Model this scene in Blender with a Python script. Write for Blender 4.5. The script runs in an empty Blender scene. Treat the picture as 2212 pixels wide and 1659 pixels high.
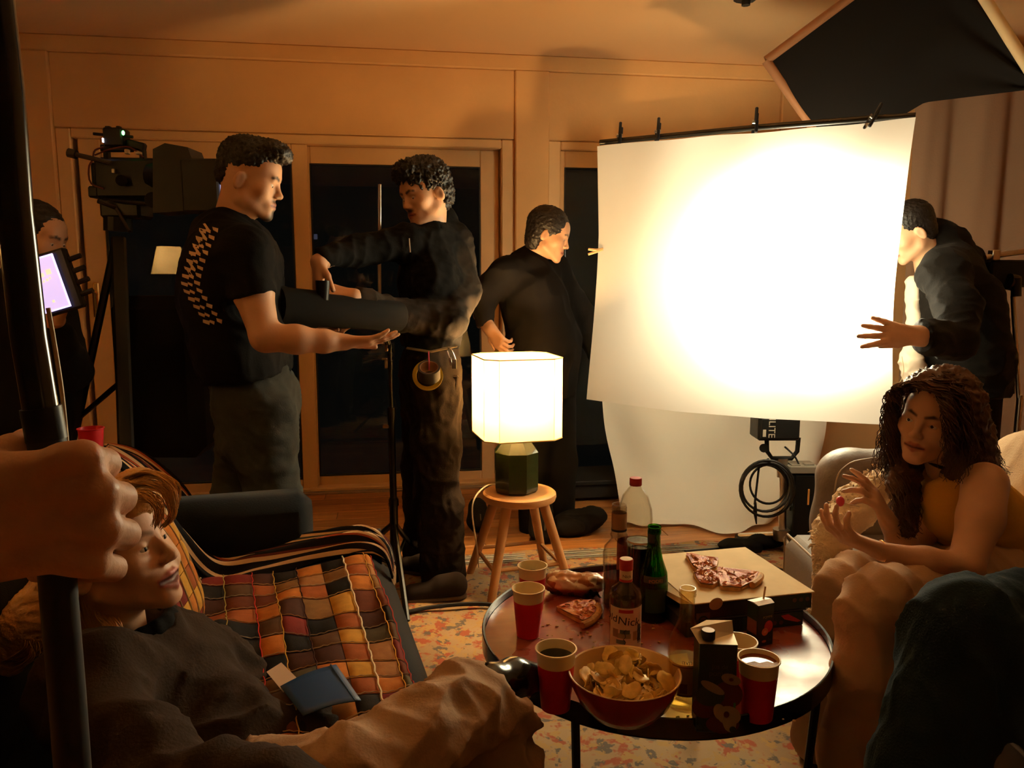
import bpy, math, random
import numpy as np
from mathutils import Vector, Matrix
random.seed(7); RNG = np.random.default_rng(7)
SC = bpy.context.scene; COL = SC.collection
# ------------------------------------------------------------------ camera, world, lights, exposure
FPX, CX, CY = 1700.0, 1106.0, 829.5
YAW, PITCH, CAMH = math.radians(8.9), math.atan(229.5/1700.0), 1.25
cam = bpy.data.cameras.new('camera'); camo = bpy.data.objects.new('camera', cam); COL.objects.link(camo)
cam.sensor_fit = 'HORIZONTAL'; cam.sensor_width = 36; cam.lens = 36*FPX/2212; cam.clip_start = .02; cam.clip_end = 60
camo.location = (0, 0, CAMH); camo.rotation_euler = (math.pi/2-PITCH, 0, -YAW); SC.camera = camo
wd = bpy.data.worlds.new('night'); SC.world = wd; wd.use_nodes = True
wd.node_tree.nodes['Background'].inputs[0].default_value = (.7, .6, .5, 1)
wd.node_tree.nodes['Background'].inputs[1].default_value = .004
SC.view_settings.view_transform = 'Standard'; SC.view_settings.look = 'None'
SC.view_settings.exposure = 0.25; SC.view_settings.gamma = 1.0; SC.view_settings.use_curve_mapping = False
SC.cycles.use_denoising = True
SC.cycles.max_bounces = 9; SC.cycles.diffuse_bounces = 5; SC.cycles.transmission_bounces = 9; SC.cycles.transparent_max_bounces = 12
SC.cycles.caustics_refractive = False; SC.cycles.caustics_reflective = False
SC.cycles.sample_clamp_indirect = 12
SCREEN_LAMP_W, SPILL_LAMP_W, TABLE_LAMP_W, FLOOR_LAMP_W, SIDE_LAMP_W = 440, 66, 45, 34, 1.2
TUNGSTEN = (1.0, .60, .24); FILM = (1.0, .90, .62)
# ------------------------------------------------------------------ pixel -> world
Rv = np.array([math.cos(YAW), -math.sin(YAW), 0.]); Fh = np.array([math.sin(YAW), math.cos(YAW), 0.]); Uz = np.array([0, 0, 1.])
fv = Fh*math.cos(PITCH)-Uz*math.sin(PITCH); uv_ = Fh*math.sin(PITCH)+Uz*math.cos(PITCH); C0 = np.array([0, 0, CAMH])
def ray(px, py): return fv+Rv*((px-CX)/FPX)+uv_*((CY-py)/FPX)
def W(px, py, d):
    r = ray(px, py); return C0+r*(d/(r@Fh))
def PZ(px, py, z):
    r = ray(px, py); return C0+r*((z-CAMH)/r[2])
def PY(px, py, y):
    r = ray(px, py); return C0+r*(y/r[1])
def rp(r, d): return r*d/FPX
def dirv(r, f, u):
    v = Rv*r+Fh*f+Uz*u; return v/np.linalg.norm(v)
def nrm(v):
    v = np.asarray(v, float); return v/max(np.linalg.norm(v), 1e-9)
# ------------------------------------------------------------------ materials
MATS = {}
def mat(name, rgb, rough=.6, metal=0., bump=None, var=None, spec=.5, trans=0., ior=1.45, alpha=1., emit=None, sheen=0., attr=False, coat=0., wave=None):
    if name in MATS: return MATS[name]
    m = bpy.data.materials.new(name); m.use_nodes = True; nt = m.node_tree; b = nt.nodes['Principled BSDF']; L = nt.links
    I = b.inputs; spec = min(spec, .15) if rough >= .8 else spec
    I['Base Color'].default_value = (*rgb, 1); I['Roughness'].default_value = rough; I['Metallic'].default_value = metal
    I['Specular IOR Level'].default_value = spec; I['Transmission Weight'].default_value = trans; I['IOR'].default_value = ior; I['Alpha'].default_value = alpha
    I['Sheen Weight'].default_value = sheen; I['Coat Weight'].default_value = coat
    if emit: I['Emission Color'].default_value = (*emit[0], 1); I['Emission Strength'].default_value = emit[1]
    src = None
    if attr:
        a = nt.nodes.new('ShaderNodeAttribute'); a.attribute_name = 'Col'; src = a.outputs['Color']
    tc = nt.nodes.new('ShaderNodeTexCoord')
    if var:
        n = nt.nodes.new('ShaderNodeTexNoise'); n.inputs['Scale'].default_value = var[0]; n.inputs['Detail'].default_value = 5; L.new(tc.outputs['Object'], n.inputs['Vector'])
        mp = nt.nodes.new('ShaderNodeMapRange'); mp.inputs[1].default_value = .3; mp.inputs[2].default_value = .7; mp.inputs[3].default_value = 1-var[1]; mp.inputs[4].default_value = 1+var[1]; L.new(n.outputs['Fac'], mp.inputs[0])
        mx = nt.nodes.new('ShaderNodeMix'); mx.data_type = 'RGBA'; mx.blend_type = 'MULTIPLY'; mx.inputs[0].default_value = 1
        if src: L.new(src, mx.inputs[6])
        else: mx.inputs[6].default_value = (*rgb, 1)
        L.new(mp.outputs[0], mx.inputs[7]); src = mx.outputs[2]
    if src: L.new(src, I['Base Color'])
    if bump:
        n2 = nt.nodes.new('ShaderNodeTexNoise'); n2.inputs['Scale'].default_value = bump[0]; n2.inputs['Detail'].default_value = 4; L.new(tc.outputs['Object'], n2.inputs['Vector'])
        bp = nt.nodes.new('ShaderNodeBump'); bp.inputs['Strength'].default_value = bump[1]; bp.inputs['Distance'].default_value = .01; L.new(n2.outputs['Fac'], bp.inputs['Height']); L.new(bp.outputs[0], I['Normal'])
    MATS[name] = m; return m
def cloth_trans(name, rgb, t=.5, bump=None):
    m = bpy.data.materials.new(name); m.use_nodes = True; nt = m.node_tree; nt.nodes.clear(); L = nt.links
    o = nt.nodes.new('ShaderNodeOutputMaterial'); a = nt.nodes.new('ShaderNodeBsdfDiffuse'); b = nt.nodes.new('ShaderNodeBsdfTranslucent'); x = nt.nodes.new('ShaderNodeMixShader')
    a.inputs[0].default_value = (*rgb, 1); b.inputs[0].default_value = (*rgb, 1); x.inputs[0].default_value = t
    L.new(a.outputs[0], x.inputs[1]); L.new(b.outputs[0], x.inputs[2]); L.new(x.outputs[0], o.inputs[0])
    if bump:
        tc = nt.nodes.new('ShaderNodeTexCoord'); n2 = nt.nodes.new('ShaderNodeTexNoise'); n2.inputs['Scale'].default_value = bump[0]; L.new(tc.outputs['Object'], n2.inputs['Vector'])
        bp = nt.nodes.new('ShaderNodeBump'); bp.inputs['Strength'].default_value = bump[1]; L.new(n2.outputs['Fac'], bp.inputs['Height']); L.new(bp.outputs[0], a.inputs['Normal'])
    return m
def glassy(name, rgb, rough=.0, ior=1.45):
    m = bpy.data.materials.new(name); m.use_nodes = True; nt = m.node_tree; nt.nodes.clear(); L = nt.links
    # thin bottle glass: mostly see-through tint plus a mirror film by Fresnel
    o = nt.nodes.new('ShaderNodeOutputMaterial'); a = nt.nodes.new('ShaderNodeBsdfTransparent'); b = nt.nodes.new('ShaderNodeBsdfGlossy'); x = nt.nodes.new('ShaderNodeMixShader'); f = nt.nodes.new('ShaderNodeFresnel')
    a.inputs[0].default_value = (*rgb, 1); b.inputs[1].default_value = rough; 
    g = nt.nodes.new('ShaderNodeNewGeometry'); mr = nt.nodes.new('ShaderNodeMapRange'); mr.inputs[3].default_value = ior; mr.inputs[4].default_value = 1/ior; L.new(g.outputs['Backfacing'], mr.inputs[0]); L.new(mr.outputs[0], f.inputs[0])
    L.new(f.outputs[0], x.inputs[0]); L.new(a.outputs[0], x.inputs[1]); L.new(b.outputs[0], x.inputs[2]); L.new(x.outputs[0], o.inputs[0]); return m
# ------------------------------------------------------------------ mesh builder
class MB:
    def __init__(s): s.v = []; s.f = []; s.uv = None
    def add(s, vs, fs):
        o = len(s.v); s.v.extend([tuple(map(float, p)) for p in vs]); s.f.extend([tuple(i+o for i in f) for f in fs]); return s
    def box(s, c, size, M=None, bev=0.):
        c = np.asarray(c, float); h = np.asarray(size, float)/2
        M = np.eye(3) if M is None else np.asarray(M)
        if bev <= 0:
            vs = [c+M@(h*np.array(k)) for k in ((-1,-1,-1),(1,-1,-1),(1,1,-1),(-1,1,-1),(-1,-1,1),(1,-1,1),(1,1,1),(-1,1,1))]
            return s.add(vs, [(0,3,2,1),(4,5,6,7),(0,1,5,4),(1,2,6,5),(2,3,7,6),(3,0,4,7)])
        b = min(bev, *(h*.99)); vs = []; idx = {}
        for sx in (-1,1):
            for sy in (-1,1):
                for sz in (-1,1):
                    sg = np.array((sx,sy,sz))
                    for ax in range(3):
                        p = h-b; p = p.copy(); p[ax] = h[ax]; idx[(sx,sy,sz,ax)] = len(vs); vs.append(c+M@(p*sg))
        fs = []
        for ax in range(3):
            u, w = (ax+1) % 3, (ax+2) % 3
            for sg in (-1,1):
                q = []
                for a, bb in ((-1,-1),(1,-1),(1,1),(-1,1)):
                    k = [0,0,0]; k[ax] = sg; k[u] = a; k[w] = bb; q.append(idx[(*k,ax)])
                fs.append(tuple(q if sg > 0 else q[::-1]))
            for a in (-1,1):
                for bb in (-1,1):
                    k = [0,0,0]; k[u] = a; k[w] = bb; k1 = k[:]; k2 = k[:]; k1[ax] = -1; k2[ax] = 1
                    q = [idx[(*k1,u)], idx[(*k2,u)], idx[(*k2,w)], idx[(*k1,w)]]; fs.append(tuple(q if a*bb < 0 else q[::-1]))
        for sx in (-1,1):
            for sy in (-1,1):
                for sz in (-1,1):
                    q = [idx[(sx,sy,sz,i)] for i in range(3)]; fs.append(tuple(q if sx*sy*sz > 0 else q[::-1]))
        return s.add(vs, fs)
    def tube(s, pts, r, n=8, cap=True, flat=None):
        pts = [np.asarray(p, float) for p in pts]; m = len(pts); r = [r]*m if np.isscalar(r) else list(r)
        T = [nrm(pts[min(i+1, m-1)]-pts[max(i-1, 0)]) for i in range(m)]
        a = np.array([0,0,1.]) if abs(T[0][2]) < .9 else np.array([1.,0,0]); N = nrm(np.cross(T[0], a)); vs = []
        for i in range(m):
            N = nrm(N-T[i]*(N@T[i])); B = np.cross(T[i], N)
            for k in range(n):
                t = 2*math.pi*k/n; vs.append(pts[i]+(N*math.cos(t)+B*math.sin(t)*(flat or 1))*r[i])
        fs = [(i*n+k, i*n+(k+1) % n, (i+1)*n+(k+1) % n, (i+1)*n+k) for i in range(m-1) for k in range(n)]
        if cap: fs += [tuple(range(n))[::-1], tuple((m-1)*n+k for k in range(n))]
        return s.add(vs, fs)
    def lathe(s, prof, n=24, c=(0,0,0), M=None, cap0=False, cap1=False):
        c = np.asarray(c, float); M = np.eye(3) if M is None else np.asarray(M); vs = []
        for r, z in prof:
            for k in range(n):
                t = 2*math.pi*(k+.5)/n; vs.append(c+M@np.array([r*math.cos(t), r*math.sin(t), z]))
        m = len(prof); fs = [(i*n+k, i*n+(k+1) % n, (i+1)*n+(k+1) % n, (i+1)*n+k) for i in range(m-1) for k in range(n)]
        if cap0: fs.append(tuple(range(n))[::-1])
        if cap1: fs.append(tuple((m-1)*n+k for k in range(n)))
        return s.add(vs, fs)
    def prism(s, poly, vec):
        poly = [np.asarray(p, float) for p in poly]; vec = np.asarray(vec, float); n = len(poly)
        return s.add(poly+[p+vec for p in poly], [tuple(range(n))[::-1], tuple(range(n, 2*n))]+[(k, (k+1) % n, n+(k+1) % n, n+k) for k in range(n)])
    def grid(s, fn, nu, nv, thick=0.):
        P = np.array([[fn(i/nu, j/nv) for j in range(nv+1)] for i in range(nu+1)]); o = len(s.v); w = nv+1
        s.add(P.reshape(-1, 3), [(i*w+j, (i+1)*w+j, (i+1)*w+j+1, i*w+j+1) for i in range(nu) for j in range(nv)])
        u0 = [(i/nu, j/nv) for i in range(nu+1) for j in range(nv+1)]
        if thick:
            du = np.gradient(P, axis=0); dv = np.gradient(P, axis=1); N = np.cross(du, dv); N /= np.linalg.norm(N, axis=2, keepdims=True)+1e-12
            Q = P-N*thick; o2 = len(s.v)-o
            s.add(Q.reshape(-1, 3), [(i*w+j, i*w+j+1, (i+1)*w+j+1, (i+1)*w+j) for i in range(nu) for j in range(nv)])
            b = [i*w for i in range(nu+1)]+[nu*w+j for j in range(1, w)]+[i*w+nv for i in range(nu-1, -1, -1)]+[j for j in range(nv-1, 0, -1)]
            s.f.extend([(o+b[k], o+b[k]+o2, o+b[(k+1) % len(b)]+o2, o+b[(k+1) % len(b)]) for k in range(len(b))][::1]); u0 = u0*2
        s.uv = (s.uv or [(0, 0)]*o)+u0; return s
    def pbox(s, x0, y0, x1, y1, d, th, bev=.004, roll=0.):
        p = W((x0+x1)/2, (y0+y1)/2, d); w = rp(abs(x1-x0), d); h = rp(abs(y1-y0), d)
        c, sn = math.cos(roll), math.sin(roll); a = Rv*c+Uz*sn; b = -Rv*sn+Uz*c
        return s.box(p+Fh*th/2, (w, th, h), np.stack([a, Fh, b], 1), bev)
    def ptube(s, pts, r, n=8): return s.tube([W(*p) for p in pts], r, n)
    def sphere(s, c, r, n=12, sc=(1,1,1), M=None):
        M = np.eye(3) if M is None else np.asarray(M); h = n//2
        M2 = M@np.diag(sc); return s.lathe([(max(r*math.sin(math.pi*i/h), 1e-5), -r*math.cos(math.pi*i/h)) for i in range(h+1)], n, c, M2)
def rootloc(o):
    v = Vector((0,0,0))
    while o is not None: v += o.location; o = o.parent
    return v
def finish(name, me, m, parent):
    if m is not None:
        for x in (m if isinstance(m, (list, tuple)) else [m]): me.materials.append(x)
    o = bpy.data.objects.new(name, me); COL.objects.link(o)
    if parent is not None: o.parent = parent
    return o
def part(name, mb, m, parent=None, smooth=False, ang=40):
    """one mesh object; vertices are in world space and shifted to the parent's origin"""
    off = rootloc(parent) if parent else Vector((0,0,0)); me = bpy.data.meshes.new(name)
    me.from_pydata([(a-off.x, b-off.y, c-off.z) for a, b, c in mb.v], [], mb.f); me.update()
    if mb.uv and len(mb.uv) == len(mb.v):
        ul = me.uv_layers.new(name='UVMap'); vi = np.empty(len(me.loops), int); me.loops.foreach_get('vertex_index', vi); ul.data.foreach_set('uv', np.array(mb.uv, float)[vi].ravel())
    if smooth:
        me.polygons.foreach_set('use_smooth', [True]*len(me.polygons))
        if ang < 180: me.set_sharp_from_angle(angle=math.radians(ang))
    return finish(name, me, m, parent)
def tag(o, label=None, cat=None, group=None, kind=None):
    if label: o['label'] = label
    if cat: o['category'] = cat
    if group: o['group'] = group
    if kind: o['kind'] = kind
    return o
def thing(name, label, cat, loc=(0,0,0), group=None):
    o = bpy.data.objects.new(name, None); COL.objects.link(o); o.location = [float(x) for x in loc]; o.empty_display_size = .05
    return tag(o, label, cat, group)
def struct(name, mb, m, parent=None, **k):
    o = part(name, mb, m, parent, **k)
    if parent is None: o['kind'] = 'structure'
    return o
def kids(o): return [c for c in bpy.data.objects if c.parent == o]
def dup(root, loc, rotz=0., label=None, group=None):
    r = root.copy(); COL.objects.link(r); r.location = [float(x) for x in loc]; r.rotation_euler = (0,0,rotz)
    if label: r['label'] = label
    if group: r['group'] = group
    for ch in kids(root):
        c = ch.copy(); COL.objects.link(c); c.parent = r
        for g in kids(ch):
            e = g.copy(); COL.objects.link(e); e.parent = c
    return r
def rotz(a): return np.array([[math.cos(a), -math.sin(a), 0],[math.sin(a), math.cos(a), 0],[0,0,1.]])
def frame(fwd, up):
    y = nrm(fwd); x = nrm(np.cross(y, up)); z = np.cross(x, y); return np.stack([x, y, z], 1)
def axisM(d):
    d = nrm(d); a = np.array([0,0,1.]) if abs(d[2]) < .95 else np.array([1.,0,0]); x = nrm(np.cross(a, d)); return np.stack([x, np.cross(d, x), d], 1)
def interp(keys, t):
    ts = [k[0] for k in keys]; A = np.array([k[1] for k in keys], float)
    return np.array([np.interp(t, ts, A[:, i]) for i in range(A.shape[1])])
def catmull(P, t):
    P = [np.asarray(p, float) for p in P]; n = len(P)-1; x = min(max(t, 0), 1)*n; i = min(int(x), n-1); u = x-i
    p0, p1, p2, p3 = P[max(i-1,0)], P[i], P[i+1], P[min(i+2, n)]
    return .5*((2*p1)+(p2-p0)*u+(2*p0-5*p1+4*p2-p3)*u*u+(3*p1-p0-3*p2+p3)*u**3)
def spline(P, n): return [catmull(P, i/n) for i in range(n+1)]
# ------------------------------------------------------------------ organic surfaces: blended distance field -> quad mesh
def wob(P, sc, seed=0, warp=1.2):
    r = np.random.default_rng(seed); q = P*sc; v = np.zeros(len(P))
    for i in range(4):
        d, e = r.normal(size=3), r.normal(size=3); d /= np.linalg.norm(d); v += np.sin(q@d*6.28*(.7+.25*i)+warp*np.sin(q@e*6.28*.6+r.random()*6)+r.random()*6)
    return v/4
class S:
    def __init__(s, vox=.006, col=(.6,.34,.2)): s.vox = vox; s.p = []; s.cut_ = []; s.base = col
    def _d(s, q, P):
        k = q['t']
        if k == 'c':
            a, b = q['a'], q['b']; ba = b-a; t = np.clip(((P-a)@ba)/max(ba@ba, 1e-9), 0, 1); v = P-(a+t[:, None]*ba); r = q['ra']+(q['rb']-q['ra'])*t
            if q['sq'] is not None:
                n, f = q['sq']; va = v@n; v = v+n*(va*(1/f-1))[:, None]; return (np.sqrt((v*v).sum(1))-r)*min(1, f)
            return np.sqrt((v*v).sum(1))-r
        v = (P-q['c'])@q['M']; rr = q['r']; k0 = np.sqrt(((v/rr)**2).sum(1)); k1 = np.sqrt(((v/rr**2)**2).sum(1)); return k0*(k0-1)/np.maximum(k1, 1e-6)
    def cone(s, a, b, ra, rb=None, k=.02, col=None, op='+', sq=None, fe=.003):
        if sq is not None: sq = (nrm(sq[0]), sq[1])
        s.p.append(dict(t='c', a=np.asarray(a, float), b=np.asarray(b, float), ra=ra, rb=ra if rb is None else rb, k=k, col=col, op=op, sq=sq, fe=fe)); return s
    def ell(s, c, r, M=None, k=.02, col=None, op='+', fe=.003):
        r = np.array([r]*3 if np.isscalar(r) else r, float); s.p.append(dict(t='e', c=np.asarray(c, float), r=r, M=np.eye(3) if M is None else np.asarray(M), k=k, col=col, op=op, fe=fe)); return s
    def c(s, a, b, ra, rb=None, **kw): # pixel version: a, b = (px, py, depth), radii in pixels at that depth
        rb = ra if rb is None else rb; return s.cone(W(*a), W(*b), rp(ra, a[2]), rp(rb, b[2]), **kw)
    def chain(s, J, **kw): # J = list of (px, py, d, r)
        for a, b in zip(J[:-1], J[1:]): s.c(a[:3], b[:3], a[3], b[3], **kw)
        return s
    def cut(s, p, n, rad=1e9): s.cut_.append((np.asarray(p, float), nrm(n), rad)); return s
    def bb(s, q):
        if q['t'] == 'c':
            r = max(q['ra'], q['rb'])*(max(1, q['sq'][1]) if q['sq'] else 1); return np.minimum(q['a'], q['b'])-r, np.maximum(q['a'], q['b'])+r
        e = (np.abs(q['M'])*q['r'][None, :]).sum(1); return q['c']-e, q['c']+e
    def mesh(s, disp=None, smooth=1):
        vx = s.vox; B = [s.bb(q) for q in s.p if q['op'] == '+']; lo = np.min([b[0] for b in B], 0)-4*vx-.01; hi = np.max([b[1] for b in B], 0)+4*vx+.01
        n = np.ceil((hi-lo)/vx).astype(int)+1; D = np.full(n, .05, np.float32); ax = [lo[i]+vx*np.arange(n[i]) for i in range(3)]
        for q in s.p:
            if q['op'] == 'paint': continue
            b0, b1 = s.bb(q); m = q['k']+3*vx; i0 = np.clip(((b0-m-lo)/vx).astype(int), 0, n-1); i1 = np.clip(((b1+m-lo)/vx).astype(int)+2, 1, n)
            if (i1 <= i0).any(): continue
            g = np.meshgrid(*[ax[i][i0[i]:i1[i]] for i in range(3)], indexing='ij'); P = np.stack([x.ravel() for x in g], 1); d = s._d(q, P).reshape(g[0].shape)
            sl = tuple(slice(i0[i], i1[i]) for i in range(3)); A = D[sl]; k = max(q['k'], 1e-5)
            if q['op'] == '+': h = np.clip(.5+.5*(d-A)/k, 0, 1); D[sl] = d*(1-h)+A*h-k*h*(1-h)
            else: h = np.clip(.5+.5*(d+A)/k, 0, 1); r = d*(1-h)+(-A)*h-k*h*(1-h); D[sl] = -r
        for p, nn, rad in s.cut_:
            b0 = p-rad-vx; b1 = p+rad+vx; i0 = np.clip(((b0-lo)/vx), 0, n-1).astype(int); i1 = np.clip(((b1-lo)/vx)+2, 1, n).astype(int)
            if (i1 <= i0).any(): continue
            g = np.meshgrid(*[ax[i][i0[i]:i1[i]] for i in range(3)], indexing='ij'); P = np.stack([x.ravel() for x in g], 1)
            d = (P-p)@nn; far = np.linalg.norm(P-p, axis=1) > rad; d[far] = -1; sl = tuple(slice(i0[i], i1[i]) for i in range(3)); D[sl] = np.maximum(D[sl], d.reshape(g[0].shape))
        I = D < 0; off = [(a, b, c) for a in (0,1) for b in (0,1) for c in (0,1)]; sh = tuple(np.array(D.shape)-1)
        cnt = np.zeros(sh, np.int8)
        for a, b, c in off: cnt += I[a:a+sh[0], b:b+sh[1], c:c+sh[2]]
        act = (cnt > 0) & (cnt < 8); cells = np.argwhere(act); idx = np.full(sh, -1, np.int64); idx[act] = np.arange(len(cells))
        pos = np.zeros((len(cells), 3)); num = np.zeros(len(cells))
        for a in off:
            for ax_ in range(3):
                if a[ax_]: continue
                b = list(a); b[ax_] = 1; da = D[tuple((cells+np.array(a)).T)]; db = D[tuple((cells+np.array(b)).T)]; m = (da < 0) != (db < 0)
                t = np.where(m, da/np.where(m, da-db, 1), 0); p = np.array(a)[None, :]+(np.array(b)-np.array(a))[None, :]*t[:, None]; pos[m] += p[m]; num += m
        V = lo+vx*(cells+pos/num[:, None]); Fs = []
        for x in range(3):
            u, v = (x+1) % 3, (x+2) % 3; s0 = [slice(None)]*3; s1 = [slice(None)]*3; s0[x] = slice(0, -1); s1[x] = slice(1, None); d = I[tuple(s0)] != I[tuple(s1)]; e = np.argwhere(d)
            e = e[(e[:, u] > 0) & (e[:, v] > 0) & (e[:, u] < n[u]-1) & (e[:, v] < n[v]-1)]; ins = I[tuple(e.T)]
            du = np.zeros(3, int); du[u] = 1; dv = np.zeros(3, int); dv[v] = 1
            q = np.stack([idx[tuple((e-du-dv).T)], idx[tuple((e-dv).T)], idx[tuple(e.T)], idx[tuple((e-du).T)]], 1); q[~ins] = q[~ins][:, ::-1]; Fs.append(q)
        F = np.concatenate(Fs); F = F[(F >= 0).all(1)]
        E = np.concatenate([F[:, [0,1]], F[:, [1,2]], F[:, [2,3]], F[:, [3,0]]])
        for _ in range(smooth):
            A = np.zeros_like(V); c = np.zeros(len(V)); np.add.at(A, E[:, 0], V[E[:, 1]]); np.add.at(c, E[:, 0], 1); V = V*.5+.5*A/np.maximum(c, 1)[:, None]
        if disp is not None:
            N = np.zeros_like(V); fn = np.cross(V[F[:, 2]]-V[F[:, 0]], V[F[:, 3]]-V[F[:, 1]])
            for i in range(4): np.add.at(N, F[:, i], fn)
            N /= np.linalg.norm(N, axis=1, keepdims=True)+1e-12; V = V+N*disp(V, N)[:, None]
        Cc = np.tile(np.array(s.base, float), (len(V), 1))
        for q in s.p:
            if q['col'] is None: continue
            w = np.clip(.5-(s._d(q, V)-.0012)/q['fe'], 0, 1)[:, None]; Cc = Cc*(1-w)+np.array(q['col'])*w
        return V, F, Cc
def blob(name, Ss, m, parent=None, disp=None, smooth=1):
    if isinstance(Ss, S): Ss = [Ss]
    R_ = [s.mesh(disp, smooth) for s in Ss]; o = 0; Vs, Fs, Cs = [], [], []
    for V, F, Cc in R_: Vs.append(V); Fs.append(F+o); Cs.append(Cc); o += len(V)
    V, F, Cc = np.concatenate(Vs), np.concatenate(Fs), np.concatenate(Cs)
    off = rootloc(parent) if parent else Vector((0,0,0)); V = V-np.array(off)
    me = bpy.data.meshes.new(name); me.vertices.add(len(V)); me.vertices.foreach_set('co', V.astype(np.float32).ravel()); me.loops.add(4*len(F)); me.loops.foreach_set('vertex_index', F.astype(np.int32).ravel())
    me.polygons.add(len(F)); me.polygons.foreach_set('loop_start', np.arange(0, 4*len(F), 4, dtype=np.int32)); me.update(calc_edges=True); me.polygons.foreach_set('use_smooth', np.ones(len(F), bool))
    at = me.attributes.new('Col', 'FLOAT_COLOR', 'POINT'); at.data.foreach_set('color', np.concatenate([Cc, np.ones((len(V), 1))], 1).astype(np.float32).ravel())
    return finish(name, me, m, parent)
def vfolds(dr, amp, freq, seed, *more):
    """long hanging creases running across direction dr, plus ordinary folds"""
    dr = nrm(dr); g = folds(*more)
    def f(V, N):
        s = V@dr*freq+1.6*wob(V, 2.2, seed)+.5*wob(V, 6, seed+1); return amp*(1-2*np.abs(np.sin(s))**.55)+g(V, N)
    return f
def folds(*terms):
    """cloth creases: terms = (amp, scale, seed, ridge)"""
    def f(V, N):
        d = np.zeros(len(V))
        for amp, sc, seed, ridge in terms:
            v = wob(V, sc, seed); d += amp*((1-2*np.abs(v)**.7) if ridge else v)
        return d
    return f
# ------------------------------------------------------------------ materials of the setting
def tex_mat(name, build, rough=.7, spec=.3):
    m = bpy.data.materials.new(name); m.use_nodes = True; nt = m.node_tree; b = nt.nodes['Principled BSDF']; b.inputs['Roughness'].default_value = rough; b.inputs['Specular IOR Level'].default_value = spec
    build(nt, b); return m
def ramp(nt, fac, stops, const=False):
    r = nt.nodes.new('ShaderNodeValToRGB'); e = r.color_ramp.elements; r.color_ramp.interpolation = 'CONSTANT' if const else 'LINEAR'
    while len(e) < len(stops): e.new(.5)
    for i, (p, c) in enumerate(stops): e[i].position = p; e[i].color = (*c, 1)
    nt.links.new(fac, r.inputs[0]); return r.outputs[0]
def nnode(nt, t, vec=None, **k):
    n = nt.nodes.new(t)
    for a, b in k.items():
        if a in n.inputs: n.inputs[a].default_value = b
        else: setattr(n, a, b)
    if vec is not None: nt.links.new(vec, n.inputs['Vector'])
    return n
def mixc(nt, f, a, b, mode='MIX'):
    m = nt.nodes.new('ShaderNodeMix'); m.data_type = 'RGBA'; m.blend_type = mode
    for s, i in ((f, 0), (a, 6), (b, 7)):
        if isinstance(s, (int, float)): m.inputs[i].default_value = s
        elif isinstance(s, tuple): m.inputs[i].default_value = (*s, 1)
        else: nt.links.new(s, m.inputs[i])
    return m.outputs[2]
M_wall = mat('wall_plaster', (.74, .44, .19), .8, var=(3, .06), bump=(60, .08))
M_frame = mat('cream_frame_paint', (.74, .47, .22), .5, var=(6, .05))
M_dark = mat('black_matte', (.012, .011, .010), .6)
M_blk = mat('black_plastic', (.008, .0075, .007), .42, spec=.3)
M_blkc = mat('black_cloth', (.008, .007, .0065), .95, bump=(300, .1))
M_metal = mat('brushed_steel', (.62, .58, .52), .28, 1.)
M_dmetal = mat('dark_steel', (.05, .047, .042), .35, 1.)
def plank_nodes(nt, b):
    tc = nt.nodes.new('ShaderNodeTexCoord'); oi = nt.nodes.new('ShaderNodeObjectInfo'); mp = nnode(nt, 'ShaderNodeMapping', tc.outputs['Object']); mp.inputs['Scale'].default_value = (1.2, 14, 6)
    n = nnode(nt, 'ShaderNodeTexNoise', mp.outputs[0], Scale=3., Detail=6.)
    c = ramp(nt, n.outputs['Fac'], [(.3, (.36, .14, .035)), (.7, (.62, .28, .08))])
    mr = nt.nodes.new('ShaderNodeMapRange'); mr.inputs[3].default_value = .7; mr.inputs[4].default_value = 1.15; nt.links.new(oi.outputs['Random'], mr.inputs[0])
    nt.links.new(mixc(nt, 1., c, mr.outputs[0], 'MULTIPLY'), b.inputs['Base Color'])
M_plank = tex_mat('oak_plank', plank_nodes, .38, .5)
def box3(x0, x1, y0, y1, z0, z1, bev=0.): return MB().box(((x0+x1)/2, (y0+y1)/2, (z0+z1)/2), (x1-x0, y1-y0, z1-z0), bev=bev)
XL, XR, YB, YW, ZC = -3.4, 3.4, -1.9, 4.57, 2.495
fl = struct('floor', box3(XL, XR, YB, YW+.25, -.12, -.012), M_plank)
pk = [part('plank', MB().box((0,0,0), (.897, .127, .012), bev=.002), M_plank, fl)]
rows = [(i, 3.10+.13*i) for i in range(12)]; first = True
for i, y in rows:
    x = -1.55-(.9*((i*37) % 10)/10)
    while x < 2.6:
        o = pk[0] if first else pk[0].copy()
        if not first: COL.objects.link(o); o.parent = fl
        first = False; o.location = (x+.45, y, -.006); x += .9
struct('ceiling', box3(XL, XR, YB, YW+.25, ZC, ZC+.1), mat('ceiling_paint', (.74, .47, .25), .85, bump=(60, .05)))
M_shadow = mat('dark_brown_wall', (.10, .06, .035), .9)  # for walls out of view: colour made dark to cut bounce near the camera
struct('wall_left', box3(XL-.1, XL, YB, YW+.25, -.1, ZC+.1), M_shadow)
struct('wall_right', box3(XR, XR+.1, YB, YW+.25, -.1, ZC+.1), M_wall)
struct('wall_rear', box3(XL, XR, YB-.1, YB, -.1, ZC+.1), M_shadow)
wb = MB()
for a in ((XL, XR, YW, YW+.25, 2.413, ZC), (XL, -1.715, YW, YW+.25, 0, 2.413), (.735, .933, YW, YW+.25, 0, 2.413), (2.35, XR, YW, YW+.25, 0, 2.413)):
    wb.box(((a[0]+a[1])/2, (a[2]+a[3])/2, (a[4]+a[5])/2), (a[1]-a[0], a[3]-a[2], a[5]-a[4]), bev=.006)
wbo = struct('wall_back', wb, M_wall)
part('wall_panel', box3(-1.715, .735, YW+.022, YW+.25, 2.036, 2.413, .004), M_wall, wbo)
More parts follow.
